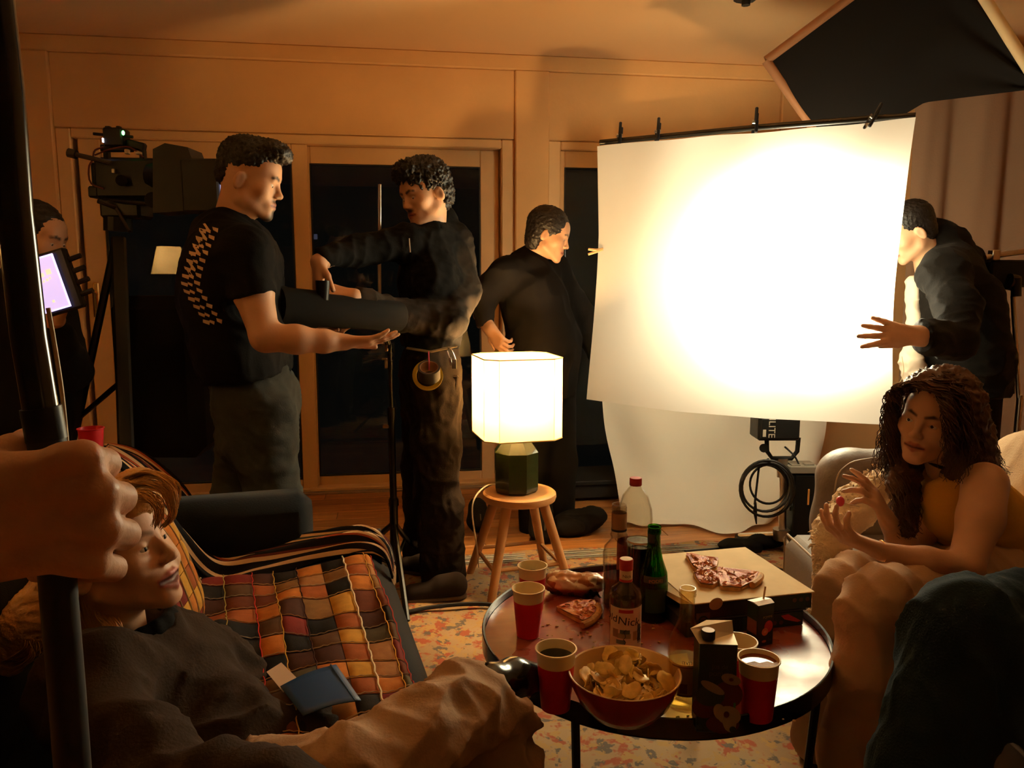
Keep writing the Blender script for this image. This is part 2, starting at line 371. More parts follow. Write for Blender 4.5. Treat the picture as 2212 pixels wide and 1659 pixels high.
part('wall_panel', box3(.933, 2.35, YW+.022, YW+.25, 2.036, 2.413, .004), M_wall, wbo)
M_glass = glassy('window_glass', (.72, .78, .76), .0, 1.5)
def ring(x0, x1, z0, z1, wl, wr, wt, wb_, y0, y1, bev=.006):
    m = MB()
    for a in ((x0, x0+wl, z0, z1), (x1-wr, x1, z0, z1), (x0+wl, x1-wr, z1-wt, z1), (x0+wl, x1-wr, z0, z0+wb_)):
        m.box(((a[0]+a[1])/2, (y0+y1)/2, (a[2]+a[3])/2), (a[1]-a[0], y1-y0, a[3]-a[2]), bev=bev)
    return m
def sliding_door(name, X0, X1, sashes):
    d = struct(name, ring(X0, X1, 0, 2.034, .075, .075, .05, .03, YW+.03, YW+.2), M_frame)
    for (x0, x1, wl, wr, y, hand) in sashes:
        s = part('sash', ring(x0, x1, .0, 1.985, wl, wr, .10, .085, y, y+.045), M_frame, d)
        part('pane', box3(x0+wl, x1-wr, y+.018, y+.024, .08, 1.89), M_glass, s)
        part('gasket', ring(x0+wl-.002, x1-wr+.002, .082, 1.888, .008, .008, .008, .008, y-.001, y+.01, .001), M_dark, s)
        if hand is not None:
            part('door_handle', MB().box((hand, y-.012, 1.13), (.028, .014, .19), bev=.005).tube([(hand, y-.01, 1.17), (hand, y-.05, 1.17), (hand, y-.05, 1.04)], .009), mat('brass', (.75, .45, .15), .25, 1.), s)
    part('sill', box3(X0+.05, X1-.05, YW-.006, YW+.2, -.004, .012, .003), mat('sill_metal', (.35, .27, .2), .4, .6), d)
    return d
sliding_door('door_1', -1.715, .735, [(-1.615, -.428, .115, .087, YW+.045, -1.565), (-.50, .655, .08, .112, YW+.105, None)])
sliding_door('door_2', .933, 2.35, [(.985, 1.72, .05, .085, YW+.045, None), (1.65, 2.30, .085, .06, YW+.105, None)])
# oriental rug: one woven piece, flat print
def rug_nodes(nt, b):
    tc = nt.nodes.new('ShaderNodeTexCoord'); v = tc.outputs['Object']
    dn = nnode(nt, 'ShaderNodeTexNoise', v, Scale=7., Detail=2.); ad = mixc(nt, .06, v, dn.outputs['Color'], 'ADD')
    base = ramp(nt, nnode(nt, 'ShaderNodeTexNoise', v, Scale=2.2, Detail=4.).outputs['Fac'], [(.3, (.30, .18, .09)), (.7, (.43, .29, .16))])
    def motif(sc, lo, hi, col, under, seed):
        mp = nnode(nt, 'ShaderNodeMapping', ad); mp.inputs['Location'].default_value = (seed, seed*2.3, 0)
        n = nnode(nt, 'ShaderNodeTexNoise', mp.outputs[0], Scale=sc, Detail=3., Roughness=.6)
        return mixc(nt, ramp(nt, n.outputs['Fac'], [(lo, (0,0,0)), (hi, (1,1,1))]), under, col)
    c = motif(15, .53, .58, (.34, .045, .022), base, 1.)
    c = motif(20, .56, .60, (.06, .07, .08), c, 5.)
    c = motif(28, .54, .58, (.42, .25, .08), c, 9.)
    vd = nnode(nt, 'ShaderNodeTexVoronoi', ad, Scale=34.); c = mixc(nt, ramp(nt, vd.outputs['Distance'], [(.14, (.6,.6,.6)), (.24, (0,0,0))]), c, (.36, .07, .03))
    c = mixc(nt, .28, c, base); nt.links.new(c, b.inputs['Base Color'])
    n = nnode(nt, 'ShaderNodeTexNoise', v, Scale=260.); bp = nt.nodes.new('ShaderNodeBump'); bp.inputs['Strength'].default_value = .3; nt.links.new(n.outputs['Fac'], bp.inputs['Height']); nt.links.new(bp.outputs[0], b.inputs['Normal'])
M_rug = tex_mat('rug_weave', rug_nodes, .95, .1)
def rugfn(u, v):
    x, y = -1.2+3.5*u, .35+3.06*v; return (x, y, .012+.004*math.sin(x*9+2*math.sin(y*3))*math.sin(y*7)+.003*math.sin(x*23))
rug = part('rug', MB().grid(rugfn, 90, 80, .008), M_rug, None, True)
tag(rug, 'faded cream oriental rug with red and blue floral pattern under coffee table', 'rug')
rb = MB()
for k in range(5): rb.box((.55, 3.37-.022*k, .0165), (3.4, .012 if k % 2 else .006, .002))
part('border_stripe', rb, mat('rug_border', (.35, .36, .33), .95), rug)
# ------------------------------------------------------------------ lamps of the place
M_shade = cloth_trans('lamp_shade_fabric', (.86, .72, .48), .5)
def light(name, kind, loc, watts, parent, color=TUNGSTEN, radius=.03, **k):
    l = bpy.data.lights.new(name, kind); l.energy = watts; l.color = color; l.shadow_soft_size = radius
    for a, b in k.items(): setattr(l, a, b)
    o = bpy.data.objects.new(name, l); COL.objects.link(o); o.parent = parent; o.location = Vector([float(x) for x in loc])-rootloc(parent); return o
M_oak = mat('beech_wood', (.52, .25, .085), .45, var=(9, .18))
sc_ = W(1122, 1070, 3.08); sc_[2] = .40
st = thing('wooden_stool', 'round beech stool with four splayed legs standing under the square lamp', 'stool', (sc_[0], sc_[1], .022))
part('seat', MB().lathe([(.0001, .362), (.13, .362), (.145, .368), (.149, .38), (.147, .394), (.14, .4), (.0001, .4)], 40, (sc_[0], sc_[1], 0)), M_oak, st, True)
feet = []
for a in (-1, 0, 1, 2):
    dx = dirv(math.cos(math.radians(a*90+62)), math.sin(math.radians(a*90+62)), 0); t = sc_+dx*.105; t[2] = .37; f = sc_+dx*.235; f[2] = .012; feet.append((t, f))
    part('leg', MB().tube([t, f], [.0205, .0165], 14), M_oak, st, True)
for i, j, h in ((2, 1, .33), (0, 3, .33), (1, 0, .3), (3, 2, .3)):
    q = [feet[k][1]+(feet[k][0]-feet[k][1])*h for k in (i, j)]; part('rung', MB().tube(q, .0085, 8), M_oak, st, True)
sc_ = sc_-Rv*.013
tl = thing('table_lamp', 'lit table lamp with square cream shade and faceted green base on round stool', 'lamp', (sc_[0], sc_[1], .4))
M_cer = mat('green_ceramic', (.018, .026, .006), .25, coat=.3)
yaw_l = math.radians(-17)-YAW+math.pi/8*0
Ml = rotz(-YAW+math.radians(22))
part('lamp_base', MB().lathe([(.0001, .403), (.083, .403), (.09, .412), (.092, .425), (.092, .565), (.055, .615), (.03, .618), (.03, .63), (.0001, .63)], 8, (sc_[0], sc_[1], 0), rotz(-YAW+math.radians(4))), M_cer, tl)
part('lamp_stem', MB().tube([(sc_[0], sc_[1], .62), (sc_[0], sc_[1], .70)], .012, 10), mat('brass', (.75, .45, .15), .25, 1.), tl, True)
def octo(h, ch): return [np.array(p) for p in ((-h+ch, -h, 0), (h-ch, -h, 0), (h, -h+ch, 0), (h, h-ch, 0), (h-ch, h, 0), (-h+ch, h, 0), (-h, h-ch, 0), (-h, -h+ch, 0))]
Msh = rotz(-YAW+math.radians(15)); oc = octo(.156, .048); z0, z1 = .632, .945; cen = np.array([sc_[0], sc_[1], 0]); sh = MB()
for i in range(8):
    a, b = [cen+Msh@p for p in (oc[i], oc[(i+1) % 8])]; up = np.array([0,0,1.]); sh.add([a+up*z0, b+up*z0, b+up*z1, a+up*z1], [(0,1,2,3)])
part('lamp_shade', sh, M_shade, tl)
tr = MB(); M_trim = mat('gold_binding', (.62, .40, .12), .6)
for z in (z0, z1):
    P = [cen+Msh@p+np.array([0,0,z]) for p in oc]
    for i in range(8): tr.tube([P[i], P[(i+1) % 8]], .0025, 6)
for p in oc: tr.tube([cen+Msh@p+np.array([0,0,z0]), cen+Msh@p+np.array([0,0,z1])], .0009, 5)
part('shade_binding', tr, M_trim, tl)
part('bulb', MB().sphere((sc_[0], sc_[1], .79), .028, 12, (1,1,1.25)), mat('bulb_glass', (1, .9, .7), .3, emit=((1, .7, .35), 20)), tl, True)
light('table_lamp_light', 'POINT', (sc_[0], sc_[1], .842), TABLE_LAMP_W, tl, radius=.03)
cord = spline([W(1076, 1046, 3.06), W(1050, 1050, 3.02), W(1026, 1075, 2.96), W(1020, 1110, 2.95), W(1030, 1180, 3.0), PZ(1034, 1225, .03)], 24)
part('power_cord', MB().tube(cord, .0032, 6), mat('white_cord', (.75, .62, .45), .5), tl, True)
# floor lamp behind the camera on the left: its glow is mirrored in the left glass door
def floor_lamp(x, y, zs, w, h, watts, label):
    f = thing('floor_lamp', label, 'lamp', (x, y, 0)); part('lamp_base', MB().lathe([(.0001, 0), (.14, 0), (.14, .015), (.02, .03), (.0001, .03)], 24, (x, y, .001)), M_blk, f, True)
    part('lamp_stem', MB().tube([(x, y, .02), (x, y, zs)], .011, 10), M_blk, f, True)
    part('lamp_shade', MB().lathe([(w*.62, zs+h/2), (w, zs-h/2)][::-1], 28, (x, y, 0)), M_shade, f, True)
    light('floor_lamp_light', 'POINT', (x, y, zs), watts, f, radius=.04); return f
floor_lamp(-1.99, 1.50, 1.41, .165, .25, FLOOR_LAMP_W, 'floor lamp with conical fabric shade, seen as a glowing reflection in left glass door')
floor_lamp(1.15, -.95, .95, .17, .26, SIDE_LAMP_W, 'low floor lamp standing behind the camera on the right')
# ------------------------------------------------------------------ diffusion cloth, backing sheet, film lamp
M_diff = cloth_trans('diffusion_muslin', (.92, .89, .81), .66, (8, .05))
M_sheet = cloth_trans('cotton_sheet', (.90, .86, .76), .2, (6, .1))
TL, TR, BR, BL = (1290, 316, 3.50), (1976, 254, 2.92), (1917, 916, 2.92), (1274, 862, 3.50)
def clothfn(u, v): # u across, v down
    T = np.array([np.interp(u, [0, .5, 1], [TL[i], (TL[i]+TR[i])/2+(0, 2, 0)[i], TR[i]]) for i in range(3)])
    B = np.array([np.interp(u, [0, .5, .8, 1], [BL[0], 1590, 1790, BR[0]]), np.interp(u, [0, .3, .6, 1], [BL[1], 889, 906, BR[1]]), np.interp(u, [0, 1], [BL[2], BR[2]])])
    p = T+(B-T)*v; p[0] += (9*math.sin(math.pi*v*1.3)*(1-u)**3 if u < .5 else -12*math.sin(math.pi*min(v*1.15, 1))*u**4*.6)
    w = W(*p); return w-Fh*(.012*math.sin(u*21+v*4)*(1-v)**1.5+.010*math.sin(v*9+u*5)+.01*math.sin(u*7-v*6))
dc = part('diffusion_cloth', MB().grid(clothfn, 60, 50), M_diff, None, True)
tag(dc, 'large glowing white diffusion cloth hanging from a clipped bar', 'cloth')
bar = part('crossbar', MB().tube([W(1296, 308, 3.55), W(1420, 296, 3.45), W(1640, 275, 3.25), W(1880, 256, 3.04), W(1978, 250, 2.97)], .012, 10), M_dmetal, None, True)
tag(bar, 'dark metal crossbar carrying the diffusion cloth', 'bar')
M_clip = mat('blue_black_clip', (.02, .028, .045), .4)
def clip(loc, ang, label):
    Mx = rotz(-YAW)@np.array([[math.cos(ang), 0, math.sin(ang)], [0, 1, 0], [-math.sin(ang), 0, math.cos(ang)]])
    c = thing('spring_clip', label, 'clip', loc, 'clips on the top edge of the cloth'); L = np.asarray(loc)
    [part('jaw', MB().box(L+Mx@np.array([0, q, -.012]), (.013, .008, .05), Mx, .003), M_clip, c) for q in (-.022, .02)]
    [part('grip', MB().box(L+Mx@np.array(q), (.012, .01, h), Mx, .003), M_clip, c) for q, h in (([0, -.008, .036], .055), ([.009, .012, .026], .04))]
    part('spring', MB().tube([L+Mx@np.array([-.012, 0, .008]), L+Mx@np.array([.012, 0, .008])], .008, 10), M_metal, c, True)
for (x, y, d, a, lb) in ((1338, 297, 3.5, .05, 'small dark spring clip nearest the left corner of the cloth bar'), (1420, 288, 3.43, .06, 'small dark spring clip second from the left corner of the cloth bar'), (1631, 268, 3.24, .04, 'small dark spring clip above the bright middle of the cloth'), (1883, 257, 3.01, .5, 'slanted spring clip nearest the hooded man on the cloth bar')): clip(W(x, y, d), a, lb)
pegp = W(1288, 541, 3.49); peg = thing('clothes_peg', 'pale wooden clothes peg clipped on the left edge of the diffusion cloth', 'peg', pegp); M_peg = mat('pale_wood', (.72, .52, .28), .6)
for s_, dz in ((1, .007), (-1, -.007)):
    part('peg_half', MB().tube([pegp-Rv*.035+Uz*(dz*1.6-.006), pegp-Uz*.002+Uz*dz*.5, pegp+Rv*.03+Uz*dz*.4+Uz*.006], [.006, .007, .004], 6), M_peg, peg)
# backing sheet sweeping from behind the lamp down onto the floor
SL = [(1290, 330, 4.36), (1296, 700, 4.36), (1304, 900, 4.34), (1328, 1020, 4.25), (1340, 1100, 4.0), (1346, 1150, 3.88)]
SR = [(1800, 300, 4.36), (1792, 700, 4.36), (1785, 900, 4.34), (1772, 985, 4.3), (1762, 1040, 4.2), (1712, 1105, 3.98)]
SM = [(1540, 320, 4.36), (1540, 700, 4.36), (1545, 900, 4.32), (1552, 1030, 4.2), (1560, 1112, 3.9), (1570, 1166, 3.745)]
def sheetfn(u, v):
    a, b, c = (catmull(K, v) for K in (SL, SM, SR)); p = catmull([a, b, c], u); w = W(*p)
    k = .3+.7*v; w = w-Fh*k*(.045*math.sin(u*11+v*8)+.028*math.sin(u*20-v*9+1))+Uz*.0
    w[2] = max(w[2]+.02*math.sin(u*17)*v*(1-v), .018+.004*math.sin(u*40)); return w
tag(part('backing_sheet', MB().grid(sheetfn, 60, 60), M_sheet, None, True), 'cream cotton sheet sweeping down behind the film lamp onto the floor', 'sheet')
lp = PZ(1690, 1196, 0); dl = float((lp-C0)@Fh)
fl_ = thing('film_lamp', 'black film lamp head on low stand behind the glowing cloth, vertical lettering on its housing', 'lamp', lp)
part('lamp_housing', MB().pbox(1640, 800, 1732, 955, dl-.05, .13, .008).pbox(1644, 905, 1728, 948, dl-.056, .008, .002), M_blk, fl_)
part('cooling_fins', (lambda m: [m.pbox(1648+k*8, 810, 1651+k*8, 895, dl-.06, .02, .001) for k in range(11)] and m)(MB()), M_dark, fl_)
part('reflector', MB().lathe([(.045, -.09), (.06, -.05), (.09, 0), (.10, .015)], 28, W(1690, 650, dl+.09), axisM(dirv(-.25, -1, -.03))), mat('reflector_silver', (.6, .58, .55), .25, 1.), fl_, True)
part('lamp_neck', MB().tube([W(1690, 800, dl+.03), W(1690, 660, dl+.08)], .035, 12), M_blk, fl_, True)
part('yoke', MB().tube([W(1656, 945, dl+.01), W(1657, 975, dl), W(1668, 990, dl), W(1710, 990, dl), W(1722, 975, dl), W(1725, 945, dl+.01)], .0105, 8).tube([W(1650, 968, dl-.02), W(1650, 968, dl+.04)], .02, 12), M_blk, fl_, True)
part('stand_column', MB().ptube([(1690, 990, dl), (1690, 1030, dl)], .024, 12).ptube([(1690, 1030, dl), (1690, 1120, dl)], .013, 12).ptube([(1690, 1090, dl), (1690, 1160, dl)], .017, 12), M_metal, fl_, True)
part('stand_collar', MB().ptube([(1690, 1142, dl), (1690, 1164, dl)], .042, 12), mat('worn_steel', (.4, .36, .3), .4, 1.), fl_, True); part('lock_lever', MB().pbox(1705, 1094, 1722, 1104, dl-.02, .03, .002), M_dmetal, fl_)
for k in range(3):
    a = math.radians(20+120*k); e = lp+np.array([math.cos(a), math.sin(a), 0])*.20; t = W(1690, 1152, dl)
    part('leg', MB().tube([t+(e-t)*.06, np.array([e[0], e[1], .05])], .013, 8).tube([np.array([lp[0], lp[1], .075]), t+(e-t)*.62-Uz*.02], .008, 6), M_metal, fl_, True)
    part('caster', MB().tube([np.array([e[0], e[1], .028])-Rv*.012, np.array([e[0], e[1], .028])+Rv*.012], .028, 14), M_blk, fl_, True)
def text(name, s, loc, size, M, m, parent, ex=.0004, align='CENTER'):
    cu = bpy.data.curves.new(name, 'FONT'); cu.body = s; cu.size = size; cu.extrude = ex; cu.align_x = align; cu.align_y = 'CENTER'; o = bpy.data.objects.new('tmp', cu)
    dg = bpy.context.evaluated_depsgraph_get(); COL.objects.link(o); dg.update(); me = bpy.data.meshes.new_from_object(o.evaluated_get(bpy.context.evaluated_depsgraph_get())); bpy.data.objects.remove(o)
    loc = np.asarray(loc, float); off = rootloc(parent) if parent else Vector((0,0,0)); Mm = Matrix([[*M[i], loc[i]-off[i]] for i in range(3)]+[[0,0,0,1]]); me.transform(Mm); me.materials.clear()
    return finish(name, me, m, parent)
M_ink = mat('pale_print', (.45, .40, .32), .6)
FR = np.stack([Rv, Uz, -Fh], 1)  # lettering that faces the camera: columns right, up, normal
VERT = np.stack([-Uz, Rv, -Fh], 1)
text('lettering', 'NANLITE', W(1668, 905, dl-.0585), .042, VERT, M_ink, fl_)
part('rating_label', MB().pbox(1648, 928, 1655, 944, dl-.057, .002, .0005), M_ink, fl_)
lo = light('film_lamp_light', 'SPOT', W(1690, 635, dl+.12), SCREEN_LAMP_W, fl_, FILM, radius=.06, spot_size=math.radians(93), spot_blend=.4)
lo2 = light('film_lamp_spill', 'SPOT', W(1690, 635, dl+.11), SPILL_LAMP_W, fl_, FILM, radius=.08, spot_size=math.radians(172), spot_blend=.6)
lo.rotation_euler = lo2.rotation_euler = Vector([float(x) for x in W(1684, 613, 3.15)-W(1690, 635, dl+.12)]).to_track_quat('-Z', 'Y').to_euler()
bl = thing('ballast_box', 'black power ballast box with control panel hanging beside the lamp stand', 'box', W(1752, 1165, dl-.04))
part('case', MB().pbox(1713, 1022, 1790, 1166, dl-.05, .15, .006), M_blk, bl)
part('control_panel', MB().pbox(1706, 1008, 1772, 1024, dl-.055, .12, .003).pbox(1710, 1004, 1730, 1010, dl-.04, .05, .001).pbox(1738, 1002, 1760, 1010, dl-.03, .03, .002), mat('grey_panel', (.22, .19, .15), .45), bl)
part('led_strip', MB().pbox(1745, 1056, 1749, 1092, dl-.054, .006, .001), mat('orange_strip', (.7, .3, .06), .5), bl)  # orange LED strip, its glow put in as plain colour
part('bracket', MB().ptube([(1700, 1080, dl), (1716, 1080, dl)], .012, 8), M_dmetal, bl)
part('handle', MB().ptube([(1775, 1048, dl-.05), (1788, 1066, dl-.09), (1776, 1086, dl-.05)], .006, 6), M_blk, bl, True)
cc = thing('coiled_cable', 'black power cable coiled in loops and hung on the lamp stand', 'cable', W(1658, 1100, dl-.08)); M_rub = mat('black_rubber', (.012, .011, .011), .5)
ck = MB()
for k in range(7):
    rx, ry = 40+3.0*k+(k*13 % 7), 42+3.2*k+(k*29 % 6); cx, cy = 1660-(k*17 % 9), 1046+(k*7 % 10)+1.2*k
    ck.tube([W(cx+rx*math.cos(t), cy+ry*math.sin(t), dl-.06-.006*k+.02*math.sin(t*2+k)) for t in np.linspace(-.6, 5.75, 34)], .0055, 6)
part('cable_loops', ck, M_rub, cc, True)
part('cable_end', MB().ptube([(1632, 1085, dl-.09), (1631, 1105, dl-.09), (1634, 1132, dl-.09)], [.004, .009, .003], 6).ptube([(1660, 992, dl-.02), (1640, 1005, dl-.07), (1630, 1090, dl-.09)], .0055, 6), M_rub, cc, True)
for i, P in enumerate(([(1695, 965, dl), (1716, 985, dl-.03), (1728, 1008, dl-.02)],)):
    tag(part('patch_cable', MB().tube(spline([W(*p) for p in P], 12), .004, 6), M_rub, None, True), 'short black lead curving from the lamp head to its ballast', 'cable')
for i, (P, lb) in enumerate((([(1620, 1192), (1660, 1222), (1710, 1235), (1740, 1225), (1790, 1240)], 'black cable lying on the rug under the lamp stand, nearest the armchair'), ([(1640, 1165), (1600, 1175), (1560, 1185), (1480, 1192)], 'black cable running along the hem of the backing sheet'), ([(880, 1322), (930, 1312), (1000, 1305), (1060, 1306), (1110, 1318)], 'thick black cable crossing the rug in front of the stool'), ([(1745, 1212), (1700, 1240), (1660, 1228), (1620, 1205)], 'black cable looped on the rug below the ballast box'))):
    tag(part('floor_cable', MB().tube(spline([PZ(x, y, .028) for x, y in P], 24), .008, 7), M_rub, None, True), lb, 'cable')
sb = S(.006); a = PZ(1600, 1180, .05); sb.ell(a, (.10, .05, .035), rotz(-YAW-.2)); sb.ell(PZ(1655, 1168, .045), (.09, .05, .035), rotz(-YAW+.2))
tag(blob('sandbag', sb, M_blkc, None, folds((.004, 12, 3, True))), 'slumped black sandbag on the hem of the backing sheet', 'bag')
# ------------------------------------------------------------------ flag, blackout cloth, stand at right
fg = thing('black_flag', 'large black cloth flag with pale frame tilted below the ceiling', 'flag', W(1900, 150, 3.6))
FA, FB, FC_, FD, FE, FG = W(1655, 131, 3.62), W(2034, -152, 3.45), W(2230, 158, 3.3), W(2215, 196, 3.34), W(1996, 222, 3.5), W(1800, 338, 3.62)
def flagfn(u, v):
    T = FA+(FB-FA)*min(u*1.25, 1)+(FC_-FB)*max(u*1.25-1, 0)*4; Bt = FG+(FE-FG)*min(u*1.4, 1)+(FD-FE)*max((u*1.4-1)/.4, 0)
    p = T+(Bt-T)*v; return p-Fh*(.02*math.sin(v*3.14)+.016*math.sin(v*17+u*4)*u*u)
part('flag_cloth', MB().grid(flagfn, 40, 30), mat('black_duvetyne', (.010, .008, .007), .9, sheen=.05), fg, True)
M_fb = mat('tan_frame_tape', (.33, .15, .065), .6)
part('frame_bar', MB().tube([FA, FG], .020, 10), M_fb, fg, True); part('frame_bar', MB().tube([FA, FB], .020, 10), M_fb, fg, True)
part('frame_bar', MB().tube([W(2120, -14, 3.38), W(2240, 176, 3.26)], .023, 10), mat('cream_tape', (.8, .62, .36), .6), fg, True)
def bkfn(u, v):
    p = W(1992+330*u, 0, 4.3-.25*u); z = 2.38-2.36*v; return (p[0], p[1]-.03*math.sin(u*16)-.015*math.sin(u*33+v*3)*(.4+v), z+.02*math.sin(u*9))
bk = tag(part('blackout_curtain', MB().grid(bkfn, 60, 30, .004), mat('brown_curtain', (.27, .16, .10), .9, bump=(120, .1)), None, True), 'dull brown blackout curtain hung behind the man in the hooded jacket', 'curtain')
ls = thing('light_stand', 'tall steel light stand with side arm behind the hooded man', 'stand', PZ(2172, 1215, 0)); b0 = PZ(2172, 1215, 0); dls = float((b0-C0)@Fh)
part('column', MB().tube([b0+Uz*.05, b0+Uz*.75], .014, 10).tube([b0+Uz*.7, W(2188, 640, dls)], .010, 10), M_metal, ls, True)
part('collar', MB().ptube([(2180, 830, dls), (2181, 850, dls)], .02, 10), M_dmetal, ls, True); part('swivel', MB().ptube([(2178, 608, dls-.02), (2196, 612, dls-.02)], .035, 12), M_dmetal, ls, True); part('spigot', MB().ptube([(2195, 600, dls-.04), (2195, 640, dls-.04)], .02, 10), M_dmetal, ls, True)
part('side_arm', MB().ptube([(2128, 556, dls), (2170, 549, dls), (2250, 538, dls)], .012, 10).pbox(2145, 540, 2162, 562, dls-.02, .04, .003), M_metal, ls, True)
part('fixture', MB().pbox(2140, 562, 2240, 620, dls, .12, .01), M_blk, ls)
for k in range(3):
    aa = math.radians(90+120*k); e = b0+np.array([math.cos(aa), math.sin(aa), 0])*.33; part('leg', MB().tube([b0+Uz*.42, np.array([e[0], e[1], .02])], .010, 8), M_metal, ls, True)
# ceiling fitting at the top edge
cf = W(1612, -8, 2.9); cf = PZ(1612, -14, 2.495)
cfo = thing('ceiling_fitting', 'small black ceiling fitting at the top of the picture', 'ceiling fitting', cf)
part('plate', MB().lathe([(.0001, 0), (.06, 0), (.06, -.02), (.045, -.03), (.0001, -.03)], 7, cf), M_dark, cfo); part('stub', MB().tube([cf-Uz*.03, cf-Uz*.05], .02, 8), M_dark, cfo)
# ------------------------------------------------------------------ pole gripped in the foreground
dp = .47
po = thing('boom_pole', 'thick black pole slanting through the left foreground, gripped by a hand', 'pole', W(165, 1900, dp))
part('tube', MB().ptube([(-40, -260, dp), (12, 200, dp), (31, 453, dp), (62, 725, dp), (92, 905, dp)], .0099, 20), mat('pole_black', (.005, .005, .005), .16, spec=.7), po, True)
part('lower_tube', MB().ptube([(88, 880, dp), (102, 960, dp), (128, 1300, dp), (145, 1500, dp), (160, 1700, dp), (174, 1900, dp)], .0108, 20), mat('pole_grip', (.010, .010, .010), .55), po, True)
part('clamp', MB().ptube([(88, 880, dp), (101, 950, dp)], .0114, 20), M_blk, po, True)
tag(part('thin_cable', MB().tube(spline([W(*p) for p in ((104, 665, .5), (118, 745, .5), (134, 850, .5), (144, 950, .5), (150, 1010, .5))], 16), .0014, 6), mat('tan_cord', (.5, .38, .2), .5), None, True), 'thin pale cord hanging beside the foreground pole', 'cord')
# ------------------------------------------------------------------ film camera and tripod
dk = 2.95
kc = thing('film_camera', 'black film camera rig with matte box and green indicator on a tripod', 'camera', W(250, 470, dk))
part('camera_body', MB().pbox(205, 345, 345, 425, dk, .13, .008).pbox(196, 352, 214, 405, dk+.01, .10, .006), M_blk, kc)
part('battery', MB().pbox(189, 402, 232, 426, dk+.01, .09, .006), M_blk, kc)
part('top_handle', MB().pbox(216, 312, 282, 326, dk+.05, .03, .004).pbox(270, 304, 310, 322, dk+.05, .03, .006, -.25).pbox(222, 322, 232, 348, dk+.05, .03).pbox(300, 322, 310, 348, dk+.05, .03), M_blk, kc)
part('video_transmitter', MB().pbox(222, 276, 262, 314, dk+.02, .07, .005).pbox(226, 272, 236, 280, dk+.03, .02, .002).pbox(250, 272, 258, 280, dk+.03, .02, .002), M_blk, kc)
part('antenna', MB().ptube([(202, 289, dk+.05), (224, 291, dk+.05)], .0055, 8), M_blk, kc, True); part('antenna', MB().ptube([(258, 293, dk+.05), (287, 296, dk+.05)], .0055, 8), M_blk, kc, True)
part('indicator_light', MB().sphere(W(266, 287, dk+.012), .006, 8, (1, .6, 1.5)), mat('green_led', (.1, .9, .2), .4, emit=((.15, 1, .2), 6)), kc)
part('status_light', MB().pbox(220, 298, 222, 307, dk+.012, .01, .001), mat('white_led', (.8, .8, 1), .4, emit=((.8, .8, 1), 3)), kc)
part('rear_grip', MB().ptube([(148, 330, dk-.02), (165, 334, dk-.02)], .017, 10).ptube([(160, 333, dk-.02), (240, 352, dk-.02)], .0085, 8), mat('grip_rubber', (.03, .02, .016), .6), kc, True)
part('lens', MB().tube([W(335, 380, dk+.04), W(400, 385, dk-.02)], [.055, .062], 20), M_blk, kc, True)
part('matte_box', MB().pbox(392, 345, 470, 455, dk-.12, .17, .006).prism([W(330, 322, dk-.10), W(356, 309, dk-.10), W(405, 318, dk-.10), W(415, 345, dk-.10), W(470, 385, dk-.10), W(478, 450, dk-.10), W(330, 460, dk-.10)], Fh*.13), M_dark, kc)
part('side_monitor', MB().pbox(474, 392, 500, 416, dk-.1, .02, .002), mat('monitor_glow', (.5, .55, .8), .4, emit=((.6, .6, 1), .8)), kc)
part('follow_focus', MB().ptube([(330, 432, dk-.03), (330, 432, dk-.07)], .028, 14), M_blk, kc, True); part('dial', MB().ptube([(262, 390, dk-.01), (262, 390, dk-.03)], .02, 12), M_blk, kc, True)
part('rod', MB().ptube([(215, 432, dk+.02), (420, 448, dk-.06)], .008, 8), M_dmetal, kc, True)
part('cable', MB().tube(spline([W(*p) for p in ((224, 318, dk+.03), (205, 325, dk+.02), (200, 345, dk), (192, 362, dk), (196, 395, dk-.01), (225, 408, dk-.02))], 16), .0035, 6).tube(spline([W(*p) for p in ((205, 335, dk-.02), (240, 322, dk-.02), (280, 318, dk-.02), (310, 340, dk-.02))], 12), .003, 6), mat('red_cable', (.10, .012, .01), .5), kc, True)
[part('connector', MB().pbox(*q, dk-.03, .02, .002), M_metal, kc) for q in ((268, 322, 276, 332), (240, 364, 247, 374), (292, 327, 302, 333))]
tp = thing('camera_tripod', 'black tripod legs under the film camera behind the sofa', 'tripod', PZ(255, 1330, 0))
part('fluid_head', MB().pbox(214, 428, 300, 470, dk, .12, .01).ptube([(255, 470, dk+.05), (255, 500, dk+.05)], .05, 14), M_blk, tp)
part('pan_handle', MB().ptube([(212, 434, dk-.05), (250, 448, dk)], .009, 8).ptube([(250, 448, dk), (280, 500, dk-.05)], .006, 8), mat('grip_rubber', (.03, .02, .016), .6), tp, True)
top_ = W(255, 498, dk+.05)
for (x, y) in ((100, 1235), (290, 1450), (330, 1180)):
    e = PZ(x, y, .02); part('leg', MB().tube([top_+(e-top_)*.02, top_+(e-top_)*.55], .026, 8, flat=.55).tube([top_+(e-top_)*.45, e], .018, 8, flat=.6), M_blk, tp, True)
part('spreader', (lambda m: [m.tube([W(255, 830, dk+.03), top_+(PZ(x, y, .02)-top_)*.52], .01, 6) for x, y in ((100, 1235), (290, 1450), (330, 1180))] and m)(MB()), M_blk, tp, True)
part('chest_bag', MB().pbox(235, 640, 430, 1000, dk+.14, .25, .05), M_blkc, tp)
